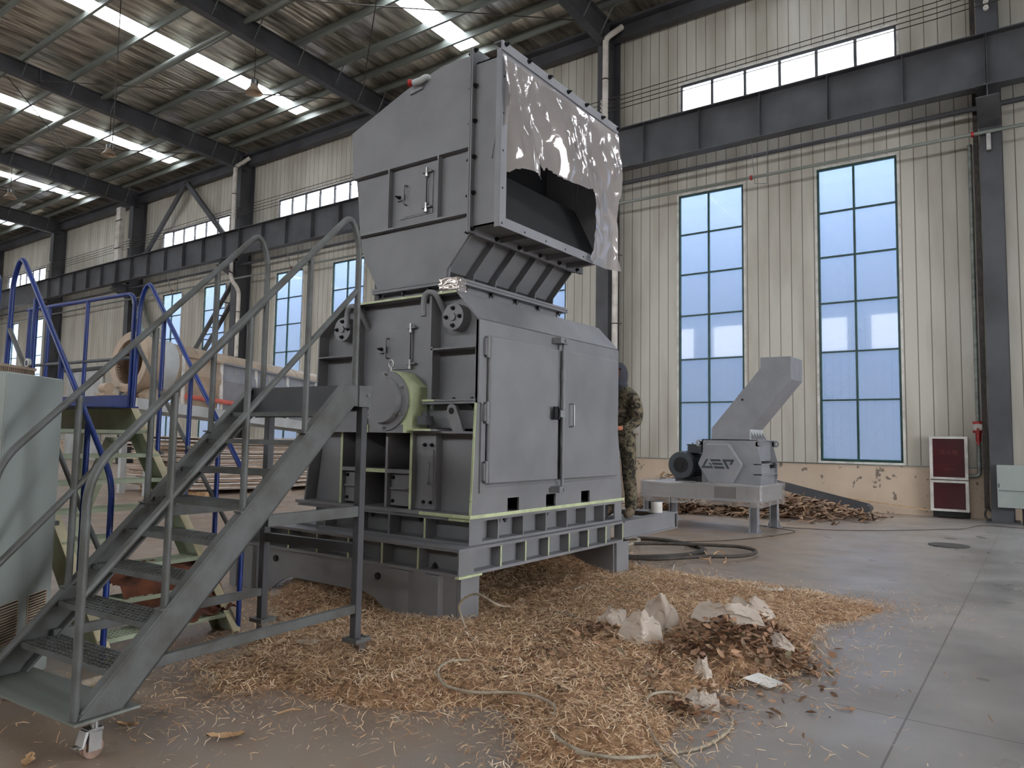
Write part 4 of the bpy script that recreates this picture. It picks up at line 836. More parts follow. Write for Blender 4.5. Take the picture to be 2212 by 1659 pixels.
# crumpled wrap on the neck corner
def crumple(name, c, sx, sy, sz, mat, lab, cat, seed, n=22, ax=0, group=None, z0=None, lift=0):
    m = MB(); vs = []
    for j in range(n+1):
        for i in range(n+1):
            u, v = i/n-.5, j/n-.5; a = mnoise(Vector((u*3.1+seed, v*3.1, seed))); b2 = mnoise(Vector((u*8, v*8+seed, 2.2))); c2 = mnoise(Vector((u*3+9, v*3, seed*2)))
            hh = (.5-abs(u))*(.5-abs(v))*4
            vs.append((c[0]+u*sx*(1+.3*c2)+.15*sx*a, c[1]+v*sy*(1+.3*a)+.1*sy*c2, c[2]+sz*(hh*.7+.5*a+.28*b2+lift)))
    if z0 is not None: vs = [(x, y, max(z, z0(x, y)+.004)) for x, y, z in vs]
    m.add(vs, [(j*(n+1)+i, j*(n+1)+i+1, (j+1)*(n+1)+i+1, (j+1)*(n+1)+i) for j in range(n) for i in range(n)], 0, True)
    return tag(m.build(name, mat), lab, cat, group)
w_ = MB(); cpx = [XZ(q5(1115,1320), 4.72), XZ(q5(1365,1480), 4.72)]
m = MB(); vs = []
for j in range(14):
    for i in range(20):
        t = i/19; x = cpx[0][0]+min(t,.55)/.55*(-4.02-cpx[0][0]); y = 4.725+max(0,t-.55)/.45*.12; z = cpx[1][1]+(cpx[0][1]-cpx[1][1])*j/13; q_ = mnoise(Vector((t*9, j*.6, 5)))*.02
        vs.append((x+q_, y-abs(q_), z))
m.add(vs, [(j*20+i, j*20+i+1, j*20+20+i+1, j*20+20+i) for j in range(13) for i in range(19)], 0, True)
tag(m.build('film_scrap', film('shiny_film_scrap', .9, srgb(190,180,172), .15, .6, .5)), 'shiny scrap of film wrapped on the neck flange corner', 'plastic scrap')
# ============================================================ GREY ROLLING STAIR
S = Fr((-3.648, 1.707), 4); GD = M['greyd']
def ray_(x, y): return ray(x, y)
def UF(F, x, y, ax, val):
    n = np.array(F.r if ax == 'r' else F.a); o = np.array(F.o); d = ray(x, y); t = (val-(CC-o)@n)/(d@n); p = CC+t*d-o
    return (float(p@np.array(F.r)), float(p@np.array(F.a)), float(p[2]))
ST = root('rolling_stair', 'grey steel rolling stair with grating treads in front of the big shredder', 'stair', tuple(S.w(0,0,0)))
def fpoly(F, mb, pts, r0, r1, mi=0): return mb.ext([F.w(r0,a,z) for a, z in pts], tuple(F.r*(r1-r0)), mi)
prof = [(-.05,.182),(.17,.182),(1.675,1.722),(1.83,1.722),(1.83,1.858),(1.60,1.858),(-.03,.205)]
for r0, lab in ((0, ''), (-1.0, '')):
    m = MB(); s_ = -1 if r0 == 0 else 1
    fpoly(S, m, prof, r0, r0+s_*.008)
    m.ext([S.w(r0,-.03,.205), S.w(r0,1.60,1.858), S.w(r0,1.59,1.868), S.w(r0,-.04,.215)], tuple(S.r*(s_*.06)))
    m.ext([S.w(r0,.17,.182), S.w(r0,1.675,1.722), S.w(r0,1.665,1.732), S.w(r0,.16,.192)], tuple(S.r*(s_*.06)))
    S.box(m, r0, r0+s_*.06, 1.60, 1.83, 1.858, 1.866)
    m.build('stringer', GD, ST, bevel=.002)
m = MB(); S.box(m, -1.03, .02, -.075, .24, .168, .180); m.build('bottom_plate', M['galv'], ST)
def tread(F, r0, r1, a0, depth, z, parent, mat, nb=6, nc=24, axis='r'):
    m = MB(); t = .005; h = .03
    F.box(m, r0, r1, a0, a0+.006, z-h, z); F.box(m, r0, r1, a0+depth-.006, a0+depth, z-h, z)
    for k in range(1, nb): a = a0+depth*k/nb; F.box(m, r0, r1, a-.002, a+.002, z-.012, z)
    for k in range(nc+1): r = r0+(r1-r0)*k/nc; F.box(m, r-.003, r+.003, a0+.004, a0+depth-.004, z-.008, z-.003)
    return m.build('tread', mat, parent)
for k in range(8): tread(S, -.955, -.045, .123+.186*k, .215, .356+.1885*k, ST, GD)
m = MB(); S.box(m, -.97, -.03, 1.60, 1.62, 1.67, 1.86); S.box(m, -.99, -.01, 1.82, 1.83, 1.70, 1.86); m.build('platform_fascia', M['steel'], ST)
tread(S, -.97, -.03, 1.625, .19, 1.86, ST, GD)
m = MB(); S.box(m, -.0, .012, 1.71, 1.83, 1.72, 1.865); m.build('end_bracket', GD, ST)
b = bolt(ST, S.w(.012,1.79,1.80), S.r, .01, .012, M['zinc'])
def handrail(r, parent):
    pts = [(-.052,.182),(-.052,1.335),(1.60,3.03),(1.70,3.0),(1.705,1.866)]
    P = round_path([S.w(r,a,z) for a, z in [(-.052,.182),(-.052,1.325)]]+[S.w(r,1.62,3.035), S.w(r,1.705,2.86), S.w(r,1.705,1.866)], .16, 8)
    m = MB(); m.tube(P, .021, 12); m.build('handrail', GD, parent)
    m = MB(); m.tube([S.w(r,-.05,.745), S.w(r,.37,1.175), S.w(r,1.70,2.525)], .019, 10); m.build('midrail', GD, parent)
    for a, z0, z1 in ((.374,.62,1.735),(.832,1.08,2.205),(1.274,1.54,2.655)):
        m = MB(); m.cyl(S.w(r,a,z0), S.w(r,a,z1), .0195, n=12); m.build('rail_post', GD, parent)
        m = MB(); S.box(m, r-.028, r+.035, a-.04, a+.03, z0-.008, z0+.002); m.build('post_foot', GD, parent)
handrail(-.03, ST); handrail(-.97, ST)
for r in (-.028, -.972):
    m = MB(); S.box(m, r-.027, r+.027, 1.755, 1.81, .15, 1.72); m.build('leg', M['steel'], ST, bevel=.003)
    m = MB(); S.box(m, r-.06, r+.07, 1.72, 1.86, .14, .165); m.build('leg_foot', GD, ST)
    m = MB(); S.box(m, r-.02, r+.02, .30, 1.757, .33, .385); m.build('lower_bar', GD, ST, bevel=.002)
    m = MB(); S.box(m, r-.02, r+.02, 1.0, 1.757, .975, 1.045); m.build('upper_bar', GD, ST, bevel=.002)
m = MB(); S.box(m, -.945, -.055, 1.76, 1.80, .725, .79); m.build('cross_bar', M['steel'], ST)
def caster(r, a, brake):
    m = MB(); c = S.w(r,a,.048); m.cyl(c-S.r*.018, c+S.r*.018, .047, n=28); m.cyl(c-S.r*.022, c+S.r*.022, .018, n=12); o = m.build('caster', M['caster'], ST)
    f = MB(); S.box(f, r-.032, r-.024, a-.03, a+.03, .04, .13); S.box(f, r+.024, r+.032, a-.03, a+.03, .04, .13); S.box(f, r-.032, r+.032, a-.035, a+.035, .125, .14); f.cyl(S.w(r,a+.01,.135), S.w(r,a+.01,.168), .022, n=14); f.build('caster_fork', M['zinc'], o)
    if brake:
        f = MB(); f.hexa([S.w(r-.03,a-.062,.072), S.w(r+.034,a-.062,.072), S.w(r+.034,a-.052,.072), S.w(r-.03,a-.052,.072)], [S.w(r-.026,a-.045,.135), S.w(r+.03,a-.045,.135), S.w(r+.03,a-.03,.135), S.w(r-.026,a-.03,.135)])
        S.box(f, r+.008, r+.036, a-.075, a-.055, .066, .072); S.box(f, r-.034, r-.002, a-.08, a-.055, .062, .068); f.build('brake_pedal', M['zinc'], o)
caster(0, .02, True); caster(-1.0, .02, False); caster(0.005, 1.79, False); caster(-.97, 1.79, False)
# ============================================================ BLUE STAIR
B = Fr((-5.114, 3.458), 4); BL, PG = M['blue'], M['palegreen']
BS = root('blue_rail_stair', 'pale green access stair and platform with bright blue handrails', 'stair', tuple(B.w(0,0,0)))
def apoly(F, mb, pts, a0, a1, mi=0): return mb.ext([F.w(r,a0,z) for r, z in pts], tuple(F.a*(a1-a0)), mi)
for a0 in (0, -1.05):
    m = MB(); t = .008 if a0 < 0 else -.008
    pts = [(.05,0),(-.20,0),(-1.49,1.50),(-3.6,1.50),(-3.6,1.735),(-1.47,1.735)]
    apoly(B, m, pts, a0, a0+t)
    sg = 1 if a0 < 0 else -1
    apoly(B, m, [(.05,0),(-1.47,1.735),(-1.48,1.745),(.06,.012)], a0, a0+sg*.07, 1); apoly(B, m, [(-.20,0),(-1.49,1.50),(-1.50,1.51),(-.21,.01)], a0, a0+sg*.07)
    B.box(m, -3.6, -1.47, a0, a0+sg*.07, 1.727, 1.735); B.box(m, -3.6, -1.49, a0, a0+sg*.07, 1.50, 1.508)
    m.build('stringer', [PG, paint('faded_primer', srgb(206,196,160), srgb(180,170,140), .6) if 'faded_primer' not in bpy.data.materials else bpy.data.materials['faded_primer']], BS)
def treadB(z):
    r1 = -.552-(z-.695)/1.138+.02; m = MB(); h = .03
    B2 = B; r0 = r1-.23
    B.box(m, r1-.006, r1, -1.04, -.01, z-h, z); B.box(m, r0, r0+.006, -1.04, -.01, z-h, z)
    for k in range(1, 6): r = r0+.23*k/6; B.box(m, r-.002, r+.002, -1.04, -.01, z-.012, z)
    for k in range(31): a = -1.04+1.03*k/30; B.box(m, r0+.004, r1-.004, a-.0025, a+.0025, z-.008, z-.003)
    m.build('tread', PG, BS)
for k in range(8): treadB(.14+.2*k)
m = MB(); B.box(m, -3.6, -1.47, -1.05, 0, 1.737, 1.752); m.build('platform_deck', BL, BS)
m = MB(); B.box(m, -3.6, -1.62, -.02, 0, 1.755, 1.86); m.build('kick_plate', BL, BS)
def brail(a):
    P = round_path([B.w(.02,a,.0), B.w(.02,a,1.20), B.w(-1.42,a,2.90), B.w(-1.53,a,2.72), B.w(-1.56,a,1.755)], .13, 8)
    m = MB(); m.tube(P, .019, 12); m.build('handrail', BL, BS)
    m = MB(); m.tube([B.w(.02,a,.62), B.w(-.35,a,1.0), B.w(-1.55,a,2.33)], .017, 10); m.build('midrail', M['greyd'], BS)
    for r, z0, z1 in ((-1.15,1.36,2.53),(-.725,.88,2.06),(-.32,.42,1.58)):
        m = MB(); m.cyl(B.w(r,a,z0), B.w(r,a,z1), .019, n=10); m.build('rail_post', BL, BS)
        f = MB(); B.box(f, r-.05, r+.05, a-.0, a+.03, z0-.03, z0-.0); f.build('post_foot', M['steel'], BS)
brail(0); brail(-1.05)
for a in (0, -1.05):
    P = round_path([B.w(-1.62-.15*(a < 0),a,1.755), B.w(-1.62-.15*(a < 0),a,2.80), B.w(-3.6,a,2.80)], .12, 8); m = MB(); m.tube(P, .019, 12); m.build('platform_rail', BL, BS)
    m = MB(); m.cyl(B.w(-1.64-.15*(a < 0),a,2.2), B.w(-3.6,a,2.2), .016, n=10); m.build('platform_midrail', M['greyd'], BS)
    for r in (-2.42, -3.15, -3.55):
        m = MB(); m.cyl(B.w(r,a,1.755), B.w(r,a,2.80), .019, n=10); m.build('rail_post', BL, BS)
m = MB(); b_ = B.w(-1.15,-1.07,2.03); m.ring(b_, B.a*-1, .035, .02, .02, 20); m.build('rail_joint', M['zinc'], BS)
for r in (-2.3, -3.5):
    for a in (-.03, -1.02): m = MB(); B.box(m, r-.05, r+.05, a-.03, a+.03, 0, 1.5); m.build('leg', PG, BS)
m = MB(); m.bar(B.w(-1.75,-.05,1.45), B.w(-2.25,-.05,.75), .08, .12, tuple(B.a)); m.build('knee_brace', PG, BS)
# brown cloth over the lower treads of the blue stair
def drape(name, F, rc, ac, z, mat, lab, cat):
    m = MB(); n = 40; vs = []
    for j in range(n+1):
        for i in range(n+1):
            u, v = i/n*2-1, j/n*2-1; r = u*.36; a = v*.40
            rise = .20*(-r/.18) if False else 0
            zz = z+.05*mnoise(Vector((u*2, v*2, 4)))+.045*abs(mnoise(Vector((u*5, v*4, 9))))
            if r > .02: zz -= min((r-.02)*1.3, .26)+.03*mnoise(Vector((a*14, r*4, 2)))
            if r < -.16: zz += .06
            edge = max(abs(u), abs(v))
            vs.append(F.w(rc+r-.0+(.03*mnoise(Vector((a*12, zz*5, 7))) if r > .02 else 0), ac+a*(1-.15*u*u), zz+.07*(1-edge)*(1 if r < .02 else .2)))
    m.add(vs, [(j*(n+1)+i, j*(n+1)+i+1, (j+1)*(n+1)+i+1, (j+1)*(n+1)+i) for j in range(n) for i in range(n)], 0, True)
    return tag(m.build(name, mat), lab, cat)
drape('brown_cloth', B, -.34, -.36, .42, M['cloth'], 'crumpled brown cloth lying on the lower treads of the blue-railed stair', 'cloth')
# ============================================================ CABINETS AT THE LEFT
e = Vector((-math.sin(math.radians(40)), math.cos(math.radians(40)), 0)); nrm = Vector((e.y, -e.x, 0))
Pc = Vector((-5.20, 2.147, 0))
def cab_box(mb, u0, u1, d0, d1, z0, z1, mi=0):   # u from the right edge leftwards, d depth behind the face
    q = lambda u, d, z: Pc-e*u-nrm*d+Vector((0,0,z))
    return mb.hexa([q(u1,d0,z0), q(u0,d0,z0), q(u0,d1,z0), q(u1,d1,z0)], [q(u1,d0,z1), q(u0,d0,z1), q(u0,d1,z1), q(u1,d1,z1)], mi)
r = root('control_cabinet', 'light grey control cabinet with slatted vents at its foot, left edge', 'cabinet', tuple(Pc-e*.3))
m = MB(); cab_box(m, 0, .6, .0, .45, .0, 1.86); m.build('cabinet_body', M['cabwhite'], r, bevel=.006)
m = MB(); cab_box(m, .0, .6, -.004, .0, .012, 1.85); m.build('cabinet_door', M['cabwhite'], r)
for u0 in (.06, .36):
    m = MB(); cab_box(m, u0, u0+.2, -.012, -.004, .28, .285); cab_box(m, u0, u0+.2, -.012, -.004, .515, .52); cab_box(m, u0, u0+.006, -.012, -.004, .285, .515); cab_box(m, u0+.194, u0+.2, -.012, -.004, .285, .515); cab_box(m, u0, u0+.2, -.005, -.004, .28, .52, 1)
    for k in range(14): cab_box(m, u0+.006, u0+.194, -.016, -.006, .29+k*.016, .298+k*.016)
    m.build('vent', [M['beige'], M['dark']], r)
r = root('louvred_box', 'beige louvred box peeking over the control cabinet, left edge', 'box', tuple(Pc-e*.2-nrm*.8))
m = MB(); cab_box(m, -.76, .2, .62, 1.0, 0, 1.99); m.build('box_body', M['beige'], r)
m = MB()
for k in range(40): cab_box(m, -.75+k*.023, -.742+k*.023, .6, .62, 1.84, 1.97)
cab_box(m, -.76, .2, .595, .62, 1.97, 1.99); cab_box(m, -.76, .2, .595, .62, 1.82, 1.84); m.build('louvre', M['beige'], r)
m = MB(); m.tube(smooth_path([(-5.3,2.55,.03),(-4.95,2.5,.03),(-4.68,2.28,.03),(-4.62,2.05,.035),(-4.72,1.86,.03),(-4.85,1.75,.03)], 8), .028, 12); tag(m.build('grey_hose', M['hose']), 'thick pale hose curling on the floor under the grey stair', 'hose')
# ============================================================ DRUM ON ITS FRAME, FAR LEFT
DR = root('drum_screen', 'large beige rotary drum on a raised frame behind the blue-railed stair', 'drum', (-18.2, 12.5, 0))
A0 = Vector((-18.15, 8.95, 3.26)); A1 = Vector((-18.9, 16.9, 2.66)); ax = (A1-A0).normalized()
m = MB(); m.ring(A0, ax, .76, .56, .12, 56); m.cyl(A0+ax*.12, A0+ax*.5, .74, .70, n=56, cap=False); m.build('drum_flange', M['beige'], DR)
m = MB(); m.cyl(A0+ax*.05, A0+ax*1.3, .56, .56, n=48, cap=False); m.build('drum_mouth', paint('rusty_brown', srgb(120,96,76), srgb(90,70,56), .8), DR)
m = MB(); m.cyl(A0+ax*.5, A0+ax*.9, .70, .70, n=56, cap=False); m.build('drum_band', M['palegrey'], DR)
m = MB(); m.cyl(A0+ax*.9, A1, .66, .66, n=56)
for k in range(6): m.ring(A0+ax*(1.5+k*1.15), ax, .672, .655, .03, 48)
m.build('drum_shell', M['beige'], DR)
m = MB()
def along(t, dx, dz): p = A0+ax*t; return (p.x+dx, p.y, p.z+dz)
m.bar(along(-.1,.62,-1.05), along(8.0,.62,-1.05), .14, .26); m.bar(along(-.1,-.62,-1.05), along(8.0,-.62,-1.05), .14, .26); m.build('frame_beam', M['palegrey'], DR)
for t in (.3, 7.6):
    for dx in (.62, -.62): p = along(t, dx, -1.1); b = MB(); b.box(p[0]-.07, p[0]+.07, p[1]-.07, p[1]+.07, 0, p[2]); b.build('leg', M['palegrey'], DR)
for k in range(6):
    t0, t1 = 1.15+k*1.15, 1.15+k*1.15+1.08; b = MB()
    b.hexa([along(t0,.72,-.15), along(t1,.72,-.15), along(t1,.70,-.15), along(t0,.70,-.15)], [along(t0,.62,.30), along(t1,.62,.30), along(t1,.60,.30), along(t0,.60,.30)])
    b.hexa([along(t0,.55,-.93), along(t1,.55,-.93), along(t1,.53,-.93), along(t0,.53,-.93)], [along(t0,.72,-.15), along(t1,.72,-.15), along(t1,.70,-.15), along(t0,.70,-.15)])
    b.bar(along(t0,.66,.32), along(t1+.07,.66,.32), .08, .05); b.build('side_panel', M['smallgrey'] if k else M['beige'], DR)
for k in range(7): t = 1.1+k*1.15; b = MB(); b.bar(along(t,.70,-.92), along(t,.64,.32), .05, .09, (0,1,0)); b.build('frame_post', M['whitetrim'], DR)
m = MB(); m.cyl(along(1.2,.80,-.72), along(7.9,.80,-.72), .06, n=14); m.cyl(along(1.15,.80,-.72), along(1.2,.80,-.72), .08, n=14); m.build('red_pipe', M['salmon'], DR, label='salmon red pipe along the drum frame')
p = along(.05, .1, -.75); m = MB(); p = along(-.35,-.5,-.82); m.cyl((p[0],p[1],p[2]+.12), (p[0]+.3,p[1],p[2]+.12), .13, n=20); m.box(p[0]-.1,p[0]+.4,p[1]-.15,p[1]+.15,p[2]-.06,p[2]); m.build('gear_motor', M['beige'], DR)
m = MB(); m.bar(along(.2,.45,-.92), along(.7,.3,-.5), .2, .3); m.bar(along(.2,-.45,-.92), along(.7,-.3,-.5), .2, .3); m.build('roller_support', M['beige'], DR)
# stack of thin sheets under the drum
sheetmat = [paint('wrapped_sheet_a', srgb(226,210,194), srgb(200,184,168), .25), paint('wrapped_sheet_b', srgb(238,230,222), srgb(214,206,196), .2), paint('wrapped_sheet_c', srgb(206,180,154), srgb(178,154,130), .4)]
NS = 34
def words(k):
    u = ['one','two','three','four','five','six','seven','eight','nine','ten','eleven','twelve','thirteen','fourteen','fifteen','sixteen','seventeen','eighteen','nineteen']; k += 1
    return u[k-1] if k < 20 else ('twenty' if k < 30 else 'thirty')+('-'+u[k % 10-1] if k % 10 else '')
for k in range(NS):
    z = .10+k*.0385; n = 18; vs = []; ph = random.random()*6; dx = random.uniform(-.12, .12); dy = random.uniform(-.2, .2)
    for j in range(2):
        for i in range(n+1):
            y = 9.9+5.6*i/n; vs.append((-19.5+3.0*(1-.0*k)*j+dx-.25, y+dy, z+.004*math.sin(y*1.3+ph)+.16*((i/n-.5)**2)))
    t = .028; top = [(x, y, zz+t) for x, y, zz in vs]; m = MB(); q = n+1; vv = vs+top; N2 = len(vs); fs = []
    for i in range(n): fs += [(i, i+1, q+i+1, q+i)[::-1], (N2+i, N2+i+1, N2+q+i+1, N2+q+i), (i, i+1, N2+i+1, N2+i), (q+i, q+i+1, N2+q+i+1, N2+q+i)[::-1]]
    fs += [(0, q, N2+q, N2), (n, q+n, N2+q+n, N2+n)[::-1]]
    m.add(vv, fs); tag(m.build('sheet', sheetmat[(k*7) % 3]), ('thin pale sheet, number %s from the bottom of the stack under the drum' % words(k)) if k < NS-1 else 'topmost thin pale sheet of the stack under the drum', 'sheet', 'stacked sheets under the drum')
m = MB()
for y in (10.2, 12.6, 15.0): m.box(-19.6, -16.5, y-.05, y+.05, 0, .1)
tag(m.build('stack_bearers', M['wood'], kind='stuff'), 'timber bearers under the sheet stack', 'timber')
# ============================================================ SMALL SHREDDER ON ITS TABLE
SG = M['smallgrey']
SM = root('small_shredder', 'small light grey shredder with slanted chute on a film-wrapped table by the windows', 'shredder', (-4.7, 13.0, 0))
ty0, ty1, tx0, tx1 = 12.40, 13.72, -6.0, -3.85
m = MB(); m.box(tx0,tx1,ty0,ty1,.765,.785); m.box(tx0,tx1,ty0,ty0+.012,.53,.765); m.box(tx1-.012,tx1,ty0,ty1,.53,.765); m.box(tx0,tx1,ty1-.012,ty1,.53,.765); m.box(tx0,tx0+.012,ty0,ty1,.53,.765); m.box(tx0-.0,tx1+.02,ty0-.03,ty0,.52,.535); m.box(tx0,tx1+.03,ty0-.03,ty0,.765,.785); m.box(tx1,tx1+.03,ty0,ty1,.765,.785); m.box(tx1,tx1+.03,ty0,ty1,.52,.535)
for x in (-4.06, -4.9): m.box(x-.006,x+.006,ty0-.03,ty0,.535,.765)
m.build('table_frame', SG, SM)
for x, y in ((-3.96,12.47),(-3.96,13.6),(-5.9,12.47),(-5.9,13.6)):
    m = MB(); m.box(x-.07,x-.058,y-.06,y+.06,.012,.53); m.box(x+.058,x+.07,y-.06,y+.06,.012,.53); m.box(x-.058,x+.058,y-.005,y+.005,.012,.53); m.box(x-.13,x+.13,y-.11,y+.11,0,.012)
    m.pY([(x+.07,.012),(x+.12,.012),(x+.07,.16)], y-.005, y+.005); m.pY([(x-.07,.012),(x-.12,.012),(x-.07,.16)], y-.005, y+.005); m.build('leg', SG, SM)
hx0, hx1 = -4.90, -3.89; by0, by1 = 12.55, 13.5
m = MB(); m.pY([(-4.93,.786),(-4.90,1.57),(-3.92,1.565),(-3.92,1.42),(-3.86,1.18),(-3.86,.95),(-3.88,.786)], by0, by0+.02); m.pY([(-4.93,.786),(-4.90,1.57),(-3.92,1.565),(-3.92,1.42),(-3.86,1.18),(-3.86,.95),(-3.88,.786)], by1-.02, by1)
m.hexa([(-4.93,by0,.786),(-4.91,by0,.786),(-4.91,by1,.786),(-4.93,by1,.786)], [(-4.90,by0,1.57),(-4.88,by0,1.57),(-4.88,by1,1.57),(-4.90,by1,1.57)])
m.box(-4.9,-3.92,by0,by1,1.555,1.57); m.box(-4.0,-3.98,by0+.02,by1-.02,1.2,1.565); m.hexa([(-3.93,by0+.02,.786),(-3.91,by0+.02,.786),(-3.91,by1-.02,.786),(-3.93,by1-.02,.786)], [(-3.93,by0+.02,1.15),(-3.91,by0+.02,1.15),(-3.91,by1-.02,1.15),(-3.93,by1-.02,1.15)])
m.box(-3.99,-3.86,by0,by1,1.145,1.16); m.box(-4.0,-3.85,by0,by1,.97,.985); m.build('shredder_body', SG, SM)
for x, y in ((-3.89,by0-.0),(-3.89,by1-.02),(-4.96,by0),(-4.96,by1-.02)):
    b = MB(); b.ring((x,y,1.50), (0,1,0), .06, .03, .02, 20); b.box(x-.06 if x > -4.5 else x,x if x > -4.5 else x+.07,y,y+.02,1.46,1.53); b.build('lifting_lug', SG, SM)
# hexagon guard with stencil letters
hy = by0-.10; zc = 1.14
hexp = [(-4.79,1.495),(-4.39,1.495),(-4.15,1.145),(-4.34,.80),(-4.75,.80),(-4.95,1.125)]
m = MB(); m.pY(hexp, hy, by0); gd = m.build('pulley_guard', SG, SM, bevel=.025)
def glyphs():
    Q = lambda pts: [XZ((1500+x*120/1269, 970+y*120/1269), hy) for x, y in pts]
    return [Q([(268,226),(318,226),(236,384),(385,386),(322,312),(368,316),(434,442),(155,432)]), Q([(355,232),(585,234),(610,284),(386,280)]), Q([(396,306),(630,316),(655,370),(430,360)]), Q([(436,386),(672,402),(700,452),(474,446)]),
            Q([(630,236),(916,242),(856,362),(800,360),(836,288),(716,284),(804,454),(752,454)])]
m = MB()
for g_ in glyphs(): m.pY(g_, hy-.003, hy-.0005)
m.build('logo_lettering', M['motor'], gd, label='dark stencilled GEP lettering')
# chute
ch = [(-4.735,1.572),(-4.728,1.767),(-3.87,2.79),(-3.87,2.98),(-3.36,2.975),(-3.36,2.59),(-4.06,1.745),(-4.06,1.572)]
cy0, cy1 = 12.55, 13.0
cy1 = 13.28
m = MB(); m.pY(ch, by0+.02, cy1); m.build('feed_chute', SG, SM, bevel=.004)
m = MB(); m.bar((-4.735+.3,by0+.015,2.12), (-4.06+.35,by0+.015,1.9+.0), .004, .01) if 0 else m.cyl((-4.18,by0+.018,2.26), (-4.18,by0+.0195,2.26), .022, n=16); m.build('chute_hole', M['dark'], SM)
m = MB(); m.box(-4.06,-4.045,by0+.02,cy1,1.572,1.75); m.build('chute_neck', M['palegrey'], SM)
for k in range(5): y = by0+.06+k*.15; b = MB(); b.pY([(-4.045,1.575),(-3.965,1.575),(-4.045,1.70)], y, y+.014); b.build('neck_gusset', SG, SM)
m = MB(); m.box(-3.9,-3.84,13.2,13.32,1.08,1.17); m.build('limit_switch', M['dark'], SM)
m = MB(); m.box(-4.62,-4.25,ty0-.015,ty0-.0,.56,.76); m.build('access_hole', M['dark'], SM)
# motor
mx, mz = -5.29, 1.10
m = MB(); m.cyl((mx,12.52,mz), (mx,12.66,mz), .235, .25, n=40); m.cyl((mx,12.66,mz), (mx,13.3,mz), .225, n=40)
for k in range(28): a = math.radians(k*360/28); m.bar((mx+.235*math.cos(a),12.7,mz+.235*math.sin(a)), (mx+.235*math.cos(a),13.2,mz+.235*math.sin(a)), .008, .03, (math.cos(a),0,math.sin(a)))
m.box(mx-.2,mx+.2,12.75,13.2,.785,.9); mo = m.build('drive_motor', M['motor'], SM)
m = MB(); m.cyl((mx,12.512,mz), (mx,12.52,mz), .14, n=32); 
for k in range(8): a = math.radians(k*45); m.bar((mx+.04*math.cos(a),12.508,mz+.04*math.sin(a)), (mx+.13*math.cos(a),12.508,mz+.13*math.sin(a)), .008, .008)
m.cyl((mx,12.50,mz), (mx,12.512,mz), .035, n=20); m.build('fan_cover', M['dark'], mo)
m = MB(); m.box(mx+.05,mx+.4,12.72,13.1,mz+.22,mz+.36); m.box(mx+.03,mx+.42,12.7,13.12,mz+.36,mz+.375); m.build('terminal_box', M['motor'], mo)
m = MB(); m.cyl((mx+.05,12.95,mz+.375), (mx+.05,12.95,mz+.40), .02, n=8); m.build('eye_bolt', M['zinc'], mo)
# stretch wrap round the table
m = MB(); vs = []; path = [(tx0-.01,ty1+.02),(tx0-.01,ty0-.05),(tx1+.05,ty0-.05),(tx1+.05,ty1+.02),(tx0-.01,ty1+.02)]; pp = []
for (xa, ya_), (xb, yb2) in zip(path, path[1:]):
    for k in range(16): pp.append((xa+(xb-xa)*k/16, ya_+(yb2-ya_)*k/16))
NN = len(pp); H = 12
for j in range(H):
    for i, (x, y) in enumerate(pp):
        q_ = mnoise(Vector((x*2.5, y*2.5, j*.7))); zz = .44+.38*j/(H-1)+.03*mnoise(Vector((x*1.7, y*1.7, 1)))
        if j == 0 and x < -4.6: zz -= .05*abs(q_)
        vs.append((x+.012*q_, y+.018*q_*(1 if y > 13 else -1), zz))
m.add(vs, [(j*NN+i, j*NN+(i+1) % NN, (j+1)*NN+(i+1) % NN, (j+1)*NN+i) for j in range(H-1) for i in range(NN)], 0, True)
tag(m.build('stretch_wrap', M['wrap']), 'wrinkled clear stretch film wound around the small shredder table', 'stretch film')
# paint can on the outrigger
PC = root('paint_can', 'small white paint tin with dark label on the outrigger beam', 'tin', (-3.75, 8.2, .65))
a = U(1416, 1108, 'Z', .65); cx, cy = a[0], a[1]; PC.location = (cx, cy, .65)
m = MB(); m.cyl((cx,cy,.65), (cx,cy,.79), .082, n=32); m.build('tin_body', M['whitetrim'], PC)
m = MB(); m.cyl((cx,cy,.79), (cx,cy,.797), .085, n=32); m.cyl((cx,cy,.65), (cx,cy,.656), .084, n=32); m.build('tin_rim', M['steel'], PC)
m = MB(); vs = []
for k in range(9): t = math.radians(180+k*9); vs += [(cx+.0835*math.cos(t), cy+.0835*math.sin(t), .70), (cx+.0835*math.cos(t), cy+.0835*math.sin(t), .785)]
m.add(vs, [(2*k, 2*k+2, 2*k+3, 2*k+1) for k in range(8)]); m.build('tin_label', M['dark'], PC)
# ============================================================ WOOD CHIPS AND LITTER
def W0(x, y, z=0.0): p = U(x, y, 'Z', z); return (p[0], p[1])
pile = [W0(*p) for p in [(395,1500),(440,1440),(520,1385),(590,1345),(560,1300),(600,1262),(700,1250),(900,1225),(1200,1205),(1345,1200),(1385,1218),(1460,1240),(1560,1262),(1700,1280),(1800,1292),(1880,1300),(1960,1318),(1900,1332),(1790,1352),(1750,1390),(1740,1430),(1680,1455),(1600,1480),(1530,1500),(1500,1545),(1505,1600),(1470,1640),(1440,1680),(1130,1680),(1105,1620),(1110,1570),(1040,1545),(880,1545),(740,1530),(600,1510),(480,1520)]]
def seg_dist(px, py):
    d = np.full(px.shape, 1e9)
    for i in range(len(pile)):
        x0, y0 = pile[i]; x1, y1 = pile[i-1]; dx, dy = x1-x0, y1-y0; L2 = dx*dx+dy*dy
        t = np.clip(((px-x0)*dx+(py-y0)*dy)/L2, 0, 1); d = np.minimum(d, np.hypot(px-x0-t*dx, py-y0-t*dy))
    return d
